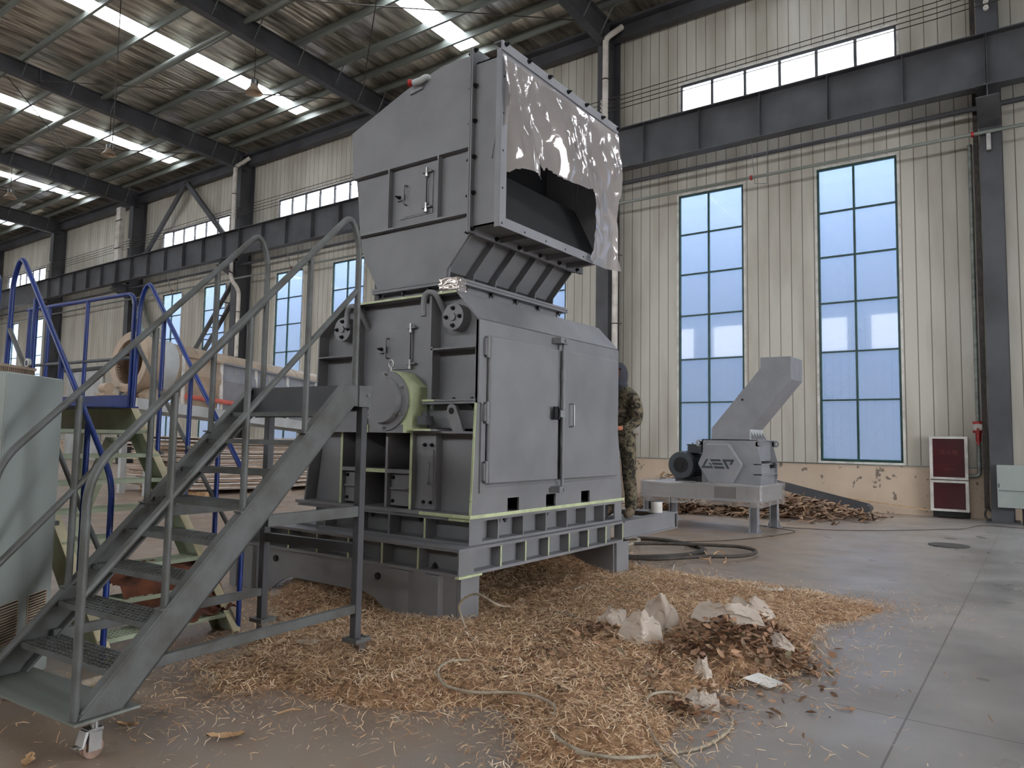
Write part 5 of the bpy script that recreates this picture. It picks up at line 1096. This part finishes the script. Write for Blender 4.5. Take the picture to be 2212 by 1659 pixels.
def pip(px, py):
    c = np.zeros(px.shape, bool)
    for i in range(len(pile)):
        x0, y0 = pile[i]; x1, y1 = pile[i-1]
        hit = ((y0 > py) != (y1 > py)) & (px < (x1-x0)*(py-y0)/(y1-y0+1e-12)+x0); c ^= hit
    return c
def vnoise(x, y, s, seed):      # smooth value noise
    x = x*s; y = y*s; xi = np.floor(x).astype(int); yi = np.floor(y).astype(int); fx_ = x-xi; fy_ = y-yi; fx_ = fx_*fx_*(3-2*fx_); fy_ = fy_*fy_*(3-2*fy_)
    def h(a, b): q = np.sin(a*127.1+b*311.7+seed*74.7)*43758.5453; return q-np.floor(q)
    return (h(xi,yi)*(1-fx_)+h(xi+1,yi)*fx_)*(1-fy_)+(h(xi,yi+1)*(1-fx_)+h(xi+1,yi+1)*fx_)*fy_
MOUNDS = [(W0(1190,1235)+(.36,.55)), (W0(1300,1290)+(.10,.7)), (W0(1560,1300)+(.07,.8)), (W0(1290,1590)+(.07,.45)), (W0(1560,1415)+(.10,.35)), (W0(1000,1420)+(.05,.9)), (W0(1330,1400)+(.08,.5)), (W0(700,1290)+(.10,.6)), (W0(1450,1350)+(.06,.5))]
def hpile(x, y):
    x = np.asarray(x, float); y = np.asarray(y, float)
    sd = np.where(pip(x, y), seg_dist(x, y), -seg_dist(x, y))+.22*(vnoise(x, y, 2.2, 1)-.5)+.10*(vnoise(x, y, 6, 2)-.5)
    e_ = np.clip(sd/.35, 0, 1); e_ = e_*e_*(3-2*e_)
    h = .018+.035*vnoise(x, y, 1.6, 3)+.022*vnoise(x, y, 6, 4)
    for mx_, my_, hh, rr in MOUNDS: h = h+hh*np.exp(-((x-mx_)**2+(y-my_)**2)/(rr*rr))
    return h*e_-.012*(1-e_), sd
gx0, gx1, gy0, gy1 = -8.2, .2, 1.2, 9.6; NX, NYg = 380, 380
GX, GY = np.meshgrid(np.linspace(gx0, gx1, NX), np.linspace(gy0, gy1, NYg)); HZ, SD = hpile(GX, GY)
keep = (SD[:-1,:-1] > -.25); V = np.stack([GX.ravel(), GY.ravel(), HZ.ravel()], 1); jj, ii = np.nonzero(keep); k0 = jj*NX+ii
F_ = np.stack([k0, k0+1, k0+NX+1, k0+NX], 1); used = np.unique(F_); remap = -np.ones(len(V), int); remap[used] = np.arange(len(used))
def fast_mesh(name, verts, faces, mat, smooth=False):
    me = bpy.data.meshes.new(name); nf, k = faces.shape
    me.vertices.add(len(verts)); me.vertices.foreach_set('co', verts.astype(np.float32).ravel()); me.loops.add(nf*k); me.loops.foreach_set('vertex_index', faces.astype(np.int32).ravel())
    me.polygons.add(nf); me.polygons.foreach_set('loop_start', np.arange(0, nf*k, k, dtype=np.int32))
    me.update(calc_edges=True); me.validate(); me.materials.append(mat)
    if smooth: me.polygons.foreach_set('use_smooth', np.ones(len(me.polygons), bool))
    o = bpy.data.objects.new(name, me); COL.objects.link(o); return o
def slivers(n, xy, L, Wd, tilt, lift, bend=.25):      # bent thin chips: two quads each
    x, y = xy; n = len(x); h, _ = hpile(x, y); h = np.maximum(h, 0)
    th = rng.uniform(0, 2*np.pi, n); l = rng.uniform(L[0], L[1], n)/2; w = rng.uniform(Wd[0], Wd[1], n)/2; ph = rng.normal(0, tilt, n)
    ux, uy, uz = np.cos(th)*np.cos(ph), np.sin(th)*np.cos(ph), np.sin(ph); vx, vy = -np.sin(th), np.cos(th); vz = rng.normal(0, .4, n)
    nn = np.sqrt(1+vz*vz); vx, vy, vz = vx/nn, vy/nn, vz/nn
    z = h+lift*rng.random(n)+np.abs(uz)*l*.8+.003; b = rng.normal(0, bend, n)*l
    P = np.zeros((n, 6, 3))
    for q, (s, bz) in enumerate(((-1, 0), (0, 1), (1, 0))):
        cx_, cy_, cz_ = x+ux*l*s+vx*b*bz, y+uy*l*s+vy*b*bz, z+uz*l*s+np.abs(b)*.3*bz; ww = w*(1 if s == 0 else .6)
        P[:,2*q] = np.stack([cx_-vx*ww, cy_-vy*ww, cz_-vz*ww], 1); P[:,2*q+1] = np.stack([cx_+vx*ww, cy_+vy*ww, cz_+vz*ww], 1)
    base = (np.arange(n)*6)[:,None]; F1 = base+np.array([0,1,3,2]); F2 = base+np.array([2,3,5,4])
    return P.reshape(-1, 3), np.concatenate([F1, F2], 0)
def sample(n, thresh=0.0, soft=.25):
    x = rng.uniform(gx0, gx1, n); y = gy0+(gy1-gy0)*rng.random(n)**1.35; _, sd = hpile(x, y)
    keep = (sd > thresh) | (rng.random(n) < np.exp(sd/soft)*.35); return x[keep], y[keep]
# the heap: bed and loose chips are one mass nobody could count
b1 = fast_mesh('wood_chip_heap', V[used], remap[F_], M['chipbed'], True)
xy = sample(230000); Vs, Fs = slivers(0, xy, (.022,.072), (.0025,.0068), .32, .026)
xs, ys = -5.8+rng.random(3200)**1.6*4.4, rng.uniform(1.4, 4.6, 3200)
V2, F2 = slivers(0, (xs, ys), (.008,.030), (.0012,.0035), .05, .001)
chips = fast_mesh('loose_chips', np.concatenate([Vs, V2]), np.concatenate([Fs, F2+len(Vs)]), M['chips'])
me = b1.data
tag(b1, 'spread of brown wood chips under and in front of the big shredder', 'wood chips', kind='stuff')
tag(chips, 'loose pale wood slivers strewn over the chip bed and floor', 'wood chips', kind='stuff')
# leaves
def leaves(name, spots, lab, seed=0, size=(.03,.06)):
    vs, fs = [], []; rg = np.random.default_rng(seed)
    for (px, py), n, rad, hgt in spots:
        cx_, cy_ = W0(px, py)
        for _ in range(n):
            d = abs(rg.normal(0, .5))*rad; a = rg.uniform(0, 6.283); x = cx_+d*math.cos(a); y = cy_+d*math.sin(a); z = float(max(hpile(x, y)[0], 0))+.012+hgt*max(0, 1-d/rad)*rg.random()
            l = rg.uniform(*size); w = l*rg.uniform(.35, .6); R_ = Matrix.Rotation(rg.uniform(0, 6.28), 3, 'Z') @ Matrix.Rotation(rg.normal(0, .6), 3, 'X') @ Matrix.Rotation(rg.normal(0, .5), 3, 'Y')
            c_ = rg.uniform(.2, .7)*w; pts = [(-l,0,0),(-l*.4,-w,c_),(l*.4,-w*.8,c_),(l,0,.2*l),(l*.4,w*.8,c_),(-l*.4,w,c_),(0,0,0)]
            k = len(vs); vs += [tuple(R_ @ Vector(p)+Vector((x, y, z))) for p in pts]
            fs += [(k,k+1,k+6),(k+1,k+2,k+6),(k+2,k+3,k+6),(k+3,k+4,k+6),(k+4,k+5,k+6),(k+5,k,k+6)]
    return tag(fast_mesh(name, np.array(vs), np.array(fs), M['leaves']), lab, 'dry leaves', kind='stuff')
leaves('dry_leaf_heap', [((1570,1425),520,.55,.14),((1640,1400),420,.45,.15),((1690,1440),200,.35,.08),((1500,1440),160,.35,.08)], 'heap of dry brown leaves around the torn plastic bags', 3, (.022,.045))
leaves('dry_leaf_scatter', [((1180,1440),90,.3,.02),((1250,1400),60,.3,.02),((1470,1540),120,.3,.05),((1300,1400),110,.4,.03),((1430,1480),60,.5,.02),((1560,1520),50,.5,.0),((1700,1480),40,.7,.0),((1230,1500),40,.9,.0),((640,1330),40,.5,.03),((1100,1480),40,.8,.0)], 'dry leaves scattered over the wood chips', 4, (.018,.04))
# torn plastic bags
zf = lambda x, y: float(max(hpile(x, y)[0], 0))
def bagsheet(px, py, w, h, d, seed, lab, rotz=0, lean=.5, group='torn plastic bags in the leaf heap', mat=None, lift=0):
    cx_, cy_ = W0(px, py); z0 = zf(cx_, cy_)+lift; n = 26; vs = []; R_ = Matrix.Rotation(rotz, 3, 'Z')
    for j in range(n+1):
        for i in range(n+1):
            u, v = i/n*2-1, j/n; a = mnoise(Vector((u*1.6+seed, v*2, seed))); b2 = mnoise(Vector((u*4+seed, v*5, seed*3))); c2 = mnoise(Vector((u*9, v*9+seed, 1)))
            taper = 1-.45*v*v+.15*a; x = u*w/2*taper; y = lean*h*v*.9+d*(a*.8+b2*.45+.12*c2)*(.3+v*.7)-.3*d*math.cos(u*2.4)
            z = h*v*(1-.25*abs(u)+.25*a)*(1-.25*lean)+.02*b2
            q = R_ @ Vector((x, y, 0)); vs.append((cx_+q.x, cy_+q.y, z0+max(z, 0)+.004))
    m = MB(); m.add(vs, [(j*(n+1)+i, j*(n+1)+i+1, (j+1)*(n+1)+i+1, (j+1)*(n+1)+i) for j in range(n) for i in range(n)], 0, True)
    return tag(m.build('plastic_bag', mat or M['bag']), lab, 'plastic bag', group)
bagsheet(1385, 1425, .32, .24, .09, 3.3, 'tall upright flap of dusty plastic, leftmost front piece beside the chips', .5, .55)
bagsheet(1318, 1392, .24, .14, .12, 5.1, 'pale torn plastic bag leaning at the far left of the leaf heap', .3, .7)
bagsheet(1432, 1402, .27, .26, .11, 7.7, 'puffed brownish plastic bag standing tallest, second from the left', .6, .35)
bagsheet(1575, 1425, .50, .17, .13, 9.2, 'long crumpled plastic bag draped across the middle of the leaf heap', .3, .9, lift=.09)
bagsheet(1632, 1385, .36, .19, .13, 12.4, 'pale plastic bag at the back right of the leaf heap', .7, .5, lift=.08)
bagsheet(1700, 1430, .18, .13, .10, 15.8, 'small white scrap of plastic at the right tip of the leaf heap', .9, .8, lift=.05)
bagsheet(1518, 1480, .11, .13, .06, 18.3, 'small upright tatter of plastic in front of the leaf heap', .4, .5)
bagsheet(1510, 1535, .22, .10, .10, 21.3, 'low crumpled plastic scrap beside the looping hose', .2, 1.2)
bagsheet(760, 1400, .20, .03, .08, 24.1, 'flat dusty plastic scrap on the chips right of the rear stair wheel', .2, 3.0, None)
bagsheet(655, 1410, .20, .03, .10, 27.1, 'flat dusty plastic scrap on the chips under the grey stair', .2, 3.0, None)
bagsheet(1665, 1298, .26, .03, .08, 30.4, 'white scrap of paper-like film at the far side of the chips', .4, 4.0, None, M['whitetrim'])
bagsheet(600, 1290, .35, .05, .08, 33.3, 'dusty plastic strip under the shredder frame behind the stair', .3, 1.5, None)
# flat white card
q = [U(x, y, 'Z', .05 if i < 2 else .012) for i, (x, y) in enumerate([(1605,1465),(1639,1454),(1694,1477),(1662,1487)])]
m = MB(); m.add([tuple(c) for c in q]+[(c[0],c[1],c[2]+.004) for c in q], [(0,3,2,1),(4,5,6,7),(0,1,5,4),(1,2,6,5),(2,3,7,6),(3,0,4,7)]); tag(m.build('white_card', M['whitetrim']), 'flat white rectangular card on the concrete beside the leaf heap', 'card')
# hoses
def lay(pts, r, name, lab, mat, cat='hose', lift=.012, group=None):
    P = []
    for p in pts:
        if len(p) == 3: P.append(p[2](p[0], p[1]) if callable(p[2]) else U(p[0], p[1], 'Z', p[2]))
        else:
            x, y = W0(p[0], p[1]); z = zf(x, y); x, y = W0(p[0], p[1], z+lift); P.append((x, y, z+lift))
    m = MB(); m.tube(smooth_path(P, 8), r, 8); return tag(m.build(name, mat), lab, cat, group)
h3 = lambda x, y: (540+x*.4069, 1050+y*.4069); h5 = lambda x, y: (1200+x*.4575, 1200+y*.4575)
pl = lambda yy: (lambda x, y: U(x, y, 'Y', yy))
lay([h3(1190,820), h3(1150,765)]+[h3(*p)+(pl(4.30),) for p in [(1125,700),(1110,640),(1140,595),(1200,572),(1255,595),(1320,632)]]+[h3(1400,642),h3(1550,652),h3(1680,680),h3(1800,716)], .009, 'thin_hose', 'thin grey hose looping up against the front leg of the shredder base', M['hose'])
lay([h3(*p) for p in [(1165,925),(1060,930),(1000,975),(1012,1030),(1060,1068),(1200,1095),(1400,1097),(1530,1120),(1608,1160),(1620,1205),(1595,1255),(1602,1305),(1680,1370),(1800,1428)]]+[h5(*p) for p in [(100,925),(300,955),(500,940),(680,908),(800,842),(835,782),(800,732),(700,690),(600,657),(520,645),(450,658),(425,705),(430,785),(470,870),(540,952),(620,1020)]], .0085, 'thin_hose', 'long thin grey hose snaking over the chips and looping at the front right', M['hose'])
lay([h3(1720,550),h3(1760,535),h3(1830,530),h3(1950,550),h3(2080,572)], .009, 'thin_hose', 'short grey hose end emerging from the chips under the shredder', M['hose'])
# heavy cable coil behind the shredder
r = root('cable_coil', 'loose coil of thick dark cable on the floor beyond the shredder base', 'cable', (-4.0, 9.9, 0))
k4_ = lambda x, y: (1300+x*912/2212, 700+y*912/2212)
loops = [[(20,1125),(150,1118),(330,1130),(480,1160),(540,1185),(480,1205),(300,1222),(100,1212),(-20,1190)], [(-20,1165),(200,1150),(480,1155),(700,1165),(800,1185),(790,1205),(700,1217),(520,1218),(300,1230),(100,1222),(-10,1205)], [(60,1120),(250,1125),(400,1142),(520,1168),(500,1195),(380,1212),(150,1218),(10,1210)], [(0,1180),(100,1165),(180,1145),(185,1125),(60,1118),(-20,1115)]]
for i, lp in enumerate(loops):
    P = [Vector(U(*k4_(*p), 'Z', .03+.03*(i % 2))) for p in lp]; m = MB(); m.tube(smooth_path(P, 8), .024, 10); m.build('cable_loop', M['cable'] if i != 3 else M['hose'], r)
P = [Vector(U(*k4_(*p), 'Z', .05)) for p in [(460,1205),(500,1222),(560,1228),(600,1195),(640,1195),(650,1240),(635,1250)]]; m = MB(); m.tube(smooth_path(P, 8), .009, 8); m.build('cable_end', M['wood'], r)
P = [Vector(U(*k4_(*p), 'Z', .04)) for p in [(540,1190),(560,1225),(570,1255)]]; m = MB(); m.tube(smooth_path(P, 8), .009, 8); m.build('cable_end', M['wood'], r)
lay([k4_(*p)+(.012,) for p in [(330,1140),(560,1138),(760,1125),(920,1105),(1010,1085),(850,1060)]], .006, 'thin_wire', 'thin black wire on the floor in front of the small shredder legs', M['cable'], 'wire')
lay([k4_(*p)+(.012,) for p in [(820,1055),(1000,1068),(1250,1080),(1500,1082),(1800,1075),(1900,1072),(2000,1055),(2212,1070),(2400,1080)]], .006, 'thin_wire', 'thin black wire running right along the floor towards the cable duct', M['cable'], 'wire')
# small litter
m = MB(); a = U(*k4_(335,1325), 'Z', .02); m.cyl((a[0]-.1,a[1],.02), (a[0]+.1,a[1]+.05,.03), .02, n=10); m.cyl((a[0]+.05,a[1]+.02,.03), (a[0]+.08,a[1]+.05,.16), .007, n=6); tag(m.build('hose_nozzle', M['whitetrim']), 'small white nozzle lying behind the chips', 'nozzle')
lay([k4_(210,1335),k4_(240,1360),k4_(280,1380)], .012, 'black_strap', 'short black strap beside the white nozzle', M['cable'], 'strap')
def stick(px, py, px2, py2, rr, lab):
    a, b = W0(px, py), W0(px2, py2); m = MB(); m.tube(smooth_path([(a[0],a[1],.012), ((a[0]+b[0])/2,(a[1]+b[1])/2+.01,.02), (b[0],b[1],.012)], 5), rr, 6); tag(m.build('twig', M['wood']), lab, 'twig')
stick(600, 1546, 650, 1538, .006, 'dry twig on the bare concrete in front of the grey stair')
def oneleaf(px, py, L, lab, seed):
    x, y = W0(px, py); rg = random.Random(seed); a = rg.random()*6; vs = []; n = 7
    for i in range(n+1):
        t = i/n*2-1; w = L*.35*(1-t*t)**.6*(1+.35*math.sin(i*2.3)); c = Vector((x+math.cos(a)*t*L, y+math.sin(a)*t*L, .008+.012*t*t))
        s_ = Vector((-math.sin(a), math.cos(a), 0)); vs += [c-s_*w+Vector((0,0,.012)), c+Vector((0,0,0)), c+s_*w+Vector((0,0,.014))]
    m = MB(); m.add(vs, [(3*i+q, 3*i+3+q, 3*i+4+q, 3*i+1+q) for i in range(n) for q in (0, 1)], 0, True); tag(m.build('dry_leaf', M['wood']), lab, 'leaf')
oneleaf(487, 1597, .09, 'large pale dry leaf alone on the concrete at the front', 1)
oneleaf(60, 1652, .07, 'pale dry leaf at the bottom left corner', 2)
oneleaf(275, 1572, .06, 'small curled leaf right of the front stair wheel', 5)
oneleaf(770, 1514, .08, 'long pale husk at the lower edge of the chips', 7)
oneleaf(1570, 1495, .04, 'small dark red leaf on the concrete right of the looping hose', 9)
# ============================================================ ALONG THE WALL
def barkheap(name, x0, x1, y0, y1, h, n, lab):
    vs, fs = [], []
    for _ in range(n):
        u, v = random.gauss(0, .38), random.gauss(0, .38)
        if abs(u) > 1 or abs(v) > 1: continue
        x = (x0+x1)/2+u*(x1-x0)/2; y = (y0+y1)/2+v*(y1-y0)/2; z = h*max(0, 1-u*u)*max(0, 1-v*v)*random.random()+.01
        a = random.uniform(0, 3.14); l = random.uniform(.1, .35); w = random.uniform(.008, .025); p = random.gauss(0, .35); cv = random.gauss(0, .25)*l
        k = len(vs); dx, dy, dz = math.cos(a)*math.cos(p), math.sin(a)*math.cos(p), math.sin(p); sx_, sy_ = -math.sin(a), math.cos(a)
        for s in (-1, -.33, .33, 1):
            b = cv*(1-s*s); cx_, cy_, cz_ = x+dx*l*s/2+sx_*b, y+dy*l*s/2+sy_*b, max(.01, z+dz*l*s/2+abs(b)*.4); vs += [(cx_-sx_*w, cy_-sy_*w, cz_), (cx_+sx_*w, cy_+sy_*w, cz_+w)]
        fs += [(k,k+1,k+3,k+2),(k+2,k+3,k+5,k+4),(k+4,k+5,k+7,k+6)]
    return tag(fast_mesh(name, np.array(vs), np.array(fs), M['bark']), lab, 'bark strips', kind='stuff')
barkheap('bark_strip_heap', -8.2, -2.6, 14.6, 18.0, .42, 5200, 'brown bark strips heaped on the floor below the windows')
barkheap('bark_strip_heap', -7.6, -5.6, 14.3, 16.4, .75, 1600, 'taller heap of bark strips behind the small shredder table')
m = MB(); E0, E1 = Vector((-5.9,17.2,.72)), Vector((-3.05,17.25,.10)); d = (E1-E0).normalized(); sd_ = Vector((0,1,0)); up = d.cross(sd_)*-1
m.bar(E0, E1, .36, .012, (0,0,1)); m.bar(E0+sd_*-.18+Vector((0,0,.07)), E1+sd_*-.18+Vector((0,0,.07)), .012, .15, (0,0,1)); m.bar(E0+sd_*.18+Vector((0,0,.07)), E1+sd_*.18+Vector((0,0,.07)), .012, .15, (0,0,1)); m.cyl(E1+Vector((0,-.18,.06)), E1+Vector((0,.18,.06)), .075, n=14)
tag(m.build('steel_trough', M['steel']), 'grey steel trough lying slanted on the bark heap behind the small shredder', 'trough')
m = MB(); m.bar((-4.2,17.5,.40), (-2.0,17.9,.16), .05, .02); tag(m.build('wood_lath', M['wood']), 'long pale wooden lath leaning over the trough by the plinth', 'lath')
# ============================================================ THE WORKER
def skinmesh(name, joints, edges, radii, mat, parent, levels=2, rootv=0):
    me = bpy.data.meshes.new(name); me.from_pydata([tuple(j) for j in joints], edges, []); o = bpy.data.objects.new(name, me); COL.objects.link(o)
    sk = o.modifiers.new('skin', 'SKIN'); sk.use_smooth_shade = True
    for i, r_ in enumerate(radii):
        v = me.skin_vertices[0].data[i]; v.radius = r_ if isinstance(r_, tuple) else (r_, r_); v.use_root = (i == rootv)
    s_ = o.modifiers.new('subsurf', 'SUBSURF'); s_.levels = levels; s_.render_levels = levels
    bpy.context.view_layer.update(); dg = bpy.context.evaluated_depsgraph_get(); me2 = bpy.data.meshes.new_from_object(o.evaluated_get(dg)); me2.name = name
    o.modifiers.clear(); o.data = me2; me2.materials.clear(); me2.materials.append(mat); me2.polygons.foreach_set('use_smooth', [True]*len(me2.polygons)); adopt(o, parent); return o
def camo():
    m, nt, out = newmat('camouflage'); L = nt.links.new; p = nd(nt, 'ShaderNodeBsdfPrincipled'); L(p.outputs[0], out.inputs[0]); p.inputs['Roughness'].default_value = .9
    tc = nd(nt, 'ShaderNodeTexCoord'); nz = nd(nt, 'ShaderNodeTexNoise'); nz.inputs['Scale'].default_value = 16; nz.inputs['Detail'].default_value = 2; nz.inputs['Distortion'].default_value = 1.2; L(tc.outputs['Object'], nz.inputs['Vector'])
    cr = nd(nt, 'ShaderNodeValToRGB'); cr.color_ramp.interpolation = 'CONSTANT'; e_ = cr.color_ramp.elements; e_[0].color = srgb(40,36,30); e_[1].color = srgb(128,112,92); e_[1].position = .58
    e_.new(.42).color = srgb(80,70,56); e_.new(.50).color = srgb(98,98,78); L(nz.outputs['Fac'], cr.inputs[0]); L(cr.outputs[0], p.inputs['Base Color'])
    n2 = nd(nt, 'ShaderNodeTexNoise'); n2.inputs['Scale'].default_value = 12; mp = nd(nt, 'ShaderNodeMapping'); mp.inputs['Scale'].default_value = (1,1,2.2); L(tc.outputs['Object'], mp.inputs[0]); L(mp.outputs[0], n2.inputs['Vector'])
    b = nd(nt, 'ShaderNodeBump'); b.inputs['Strength'].default_value = .8; b.inputs['Distance'].default_value = .03; L(n2.outputs['Fac'], b.inputs['Height']); L(b.outputs[0], p.inputs['Normal']); return m
CM = camo(); SKN = paint('skin', srgb(196,124,96), srgb(176,104,80), .55, scale=12); HD = paint('dark_grey_knit', srgb(66,68,76), srgb(50,52,58), .9, bump=.3, bscale=200); BT = paint('work_boot', srgb(112,98,80), srgb(84,72,58), .8, scale=12)
WX, WYp, WZ = -3.965, 7.62, .65
PW = root('worker', 'person in camouflage work clothes and grey hood standing on the outrigger behind the shredder', 'person', (WX, WYp, WZ))
def H(x, y, z): return (WX+x, WYp+y, WZ+z)      # x to the right of the picture, y away from the camera
fd = Vector((.30, -.95, 0)).normalized()          # he faces the camera side
hips = H(0,0,.90)
J = [hips, H(0,.01,1.08), H(0,.01,1.28), H(0,0,1.40), H(0,-.01,1.50), H(.0,-.01,1.60),   # 0 pelvis..5 skull
     H(.17,0,1.36), H(.225,-.03,1.10), H(.12,-.22,1.00), H(.05,-.30,1.03),             # 6 shoulder,7 elbow,8 wrist,9 palm (picture right)
     H(-.17,0,1.36), H(-.21,-.05,1.12), H(-.10,-.24,1.02), H(-.03,-.31,1.05),
     H(.10,0,.84), H(.125,-.02,.47), H(.14,.01,.09), H(.15,-.12,.05),
     H(-.10,0,.84), H(-.12,-.02,.47), H(-.11,.02,.09), H(-.12,-.11,.05)]
Ed = [(0,1),(1,2),(2,3),(3,4),(4,5),(3,6),(6,7),(7,8),(8,9),(3,10),(10,11),(11,12),(12,13),(0,14),(14,15),(15,16),(16,17),(0,18),(18,19),(19,20),(20,21)]
Rd = [(.13,.10),(.12,.09),(.13,.10),(.09,.08),.05,.08,.055,.042,.028,(.035,.02),.055,.042,.028,(.035,.02),.08,.055,.04,.035,.08,.055,.04,.035]
# fingers: five per hand, bent
for hnd, sgn in ((9, -1), (13, 1)):
    b0 = Vector(J[hnd])
    for k, (sp, ln) in enumerate(((-.03,.07),(-.01,.085),(.012,.08),(.032,.065))):
        k1 = len(J); J.append(tuple(b0+Vector((-.02,-.02,sp)))); J.append(tuple(b0+Vector((-.02-ln*.35,-.03-ln*.5,sp*1.15)))); J.append(tuple(b0+Vector((-.03-ln*.7,-.02-ln*.75,sp*1.1-.01))))
        Ed += [(hnd,k1),(k1,k1+1),(k1+1,k1+2)]; Rd += [.010,.009,.0075]
    k1 = len(J); J.append(tuple(b0+Vector((.01,.0,.04)))); J.append(tuple(b0+Vector((-.015,-.035,.06)))); Ed += [(hnd,k1),(k1,k1+1)]; Rd += [.011,.009]
body = skinmesh('body', J, Ed, Rd, SKN, PW)
jr = skinmesh('jacket', [H(0,0,.78),H(0,.01,1.0),H(0,.01,1.15),H(0,.01,1.30),H(0,0,1.42),H(0,-.01,1.53), H(.17,0,1.36),H(.235,-.02,1.22),H(.235,-.04,1.08),H(.17,-.16,1.02),H(.13,-.21,1.0), H(-.17,0,1.36),H(-.215,-.03,1.22),H(-.22,-.05,1.10),H(-.15,-.17,1.03),H(-.11,-.23,1.02)],
     [(0,1),(1,2),(2,3),(3,4),(4,5),(4,6),(6,7),(7,8),(8,9),(9,10),(4,11),(11,12),(12,13),(13,14),(14,15)], [(.19,.145),(.165,.135),(.155,.125),(.165,.12),(.11,.09),.082,.088,.075,.066,.052,.042,.088,.075,.066,.052,.042], CM, PW)
tr_ = skinmesh('trousers', [H(0,0,1.02),H(.10,0,.82),H(.125,-.02,.62),H(.13,-.02,.45),H(.145,.01,.25),H(.145,.0,.06),H(-.10,0,.82),H(-.12,-.02,.62),H(-.125,-.02,.45),H(-.11,.01,.25),H(-.115,.01,.06)],
     [(0,1),(1,2),(2,3),(3,4),(4,5),(0,6),(6,7),(7,8),(8,9),(9,10)], [(.15,.12),.105,.09,.082,.078,.075,.105,.09,.082,.078,.075], CM, PW)
for sx_ in (.15, -.12):
    skinmesh('boot', [H(sx_,.05,.05),H(sx_,-.02,.05),H(sx_+.005,-.11,.042),H(sx_+.008,-.17,.035),H(sx_,.02,.12)], [(0,1),(1,2),(2,3),(1,4)], [.042,.05,.05,.036,.055], BT, PW)
# head: shaped face with hood
def blob(name, c, rx, ry, rz, mat, parent, fn=None, n=24):
    m = MB(); vs = []
    for j in range(n+1):
        for i in range(n):
            t = math.pi*j/n; p_ = 2*math.pi*i/n; d = Vector((math.sin(t)*math.cos(p_), math.sin(t)*math.sin(p_), math.cos(t))); s = fn(d) if fn else 1
            vs.append((c[0]+d.x*rx*s, c[1]+d.y*ry*s, c[2]+d.z*rz*s))
    m.add(vs, [(j*n+i, j*n+(i+1) % n, (j+1)*n+(i+1) % n, (j+1)*n+i)[::-1] for j in range(n) for i in range(n)], 0, True); return m.build(name, mat, parent)
hc = H(.0,-.02,1.62); hx, hy_, hz_ = hc
blob('face', (hx,hy_-.025,hz_-.005), .070, .085, .105, SKN, PW)
m = MB(); m.add([(hx-.012,hy_-.105,hz_-.03),(hx+.012,hy_-.105,hz_-.03),(hx,hy_-.108,hz_+.02),(hx,hy_-.132,hz_-.028),(hx,hy_-.10,hz_-.042)], [(0,3,2),(3,1,2),(0,4,3),(4,1,3)], 0, True); m.build('nose', SKN, PW)
for s in (-.028, .028):
    blob('eye', (hx+s,hy_-.098,hz_+.012), .013, .010, .008, M['whitetrim'], PW, n=12); blob('iris', (hx+s,hy_-.106,hz_+.012), .006, .004, .006, M['dark'], PW, n=10)
    m = MB(); m.bar((hx+s-.018,hy_-.103,hz_+.032), (hx+s+.018,hy_-.103,hz_+.033), .006, .006); m.build('eyebrow', M['dark'], PW)
m = MB(); m.bar((hx-.022,hy_-.098,hz_-.062), (hx+.022,hy_-.098,hz_-.062), .008, .008); m.build('mouth', paint('lips', srgb(150,82,70), None, .5), PW)
for s in (-1, 1): blob('ear', (hx+s*.072,hy_,hz_), .010, .018, .030, SKN, PW, n=12)
# hood: shell open around the eyes
m = MB(); n = 40; vs = []; fs = []
for j in range(n+1):
    for i in range(n):
        t = math.pi*(j/n); p_ = 2*math.pi*i/n; d = Vector((math.sin(t)*math.cos(p_), math.sin(t)*math.sin(p_), math.cos(t))); rz = .135 if d.z > 0 else .20
        vs.append((hx+d.x*.094*(1 if d.z > -.5 else 1.25), hy_+d.y*.118, hz_+.01+d.z*rz*1.1))
for j in range(n):
    for i in range(n):
        t = math.pi*((j+.5)/n); p_ = 2*math.pi*(i+.5)/n; dx, dy, dz = math.sin(t)*math.cos(p_), math.sin(t)*math.sin(p_), math.cos(t)
        if dy < 0 and abs(dx) < .62 and -.12 < dz < .45: continue
        fs.append((j*n+i, j*n+(i+1) % n, (j+1)*n+(i+1) % n, (j+1)*n+i)[::-1])
m.add(vs, fs, 0, True); m.build('hood', HD, PW)
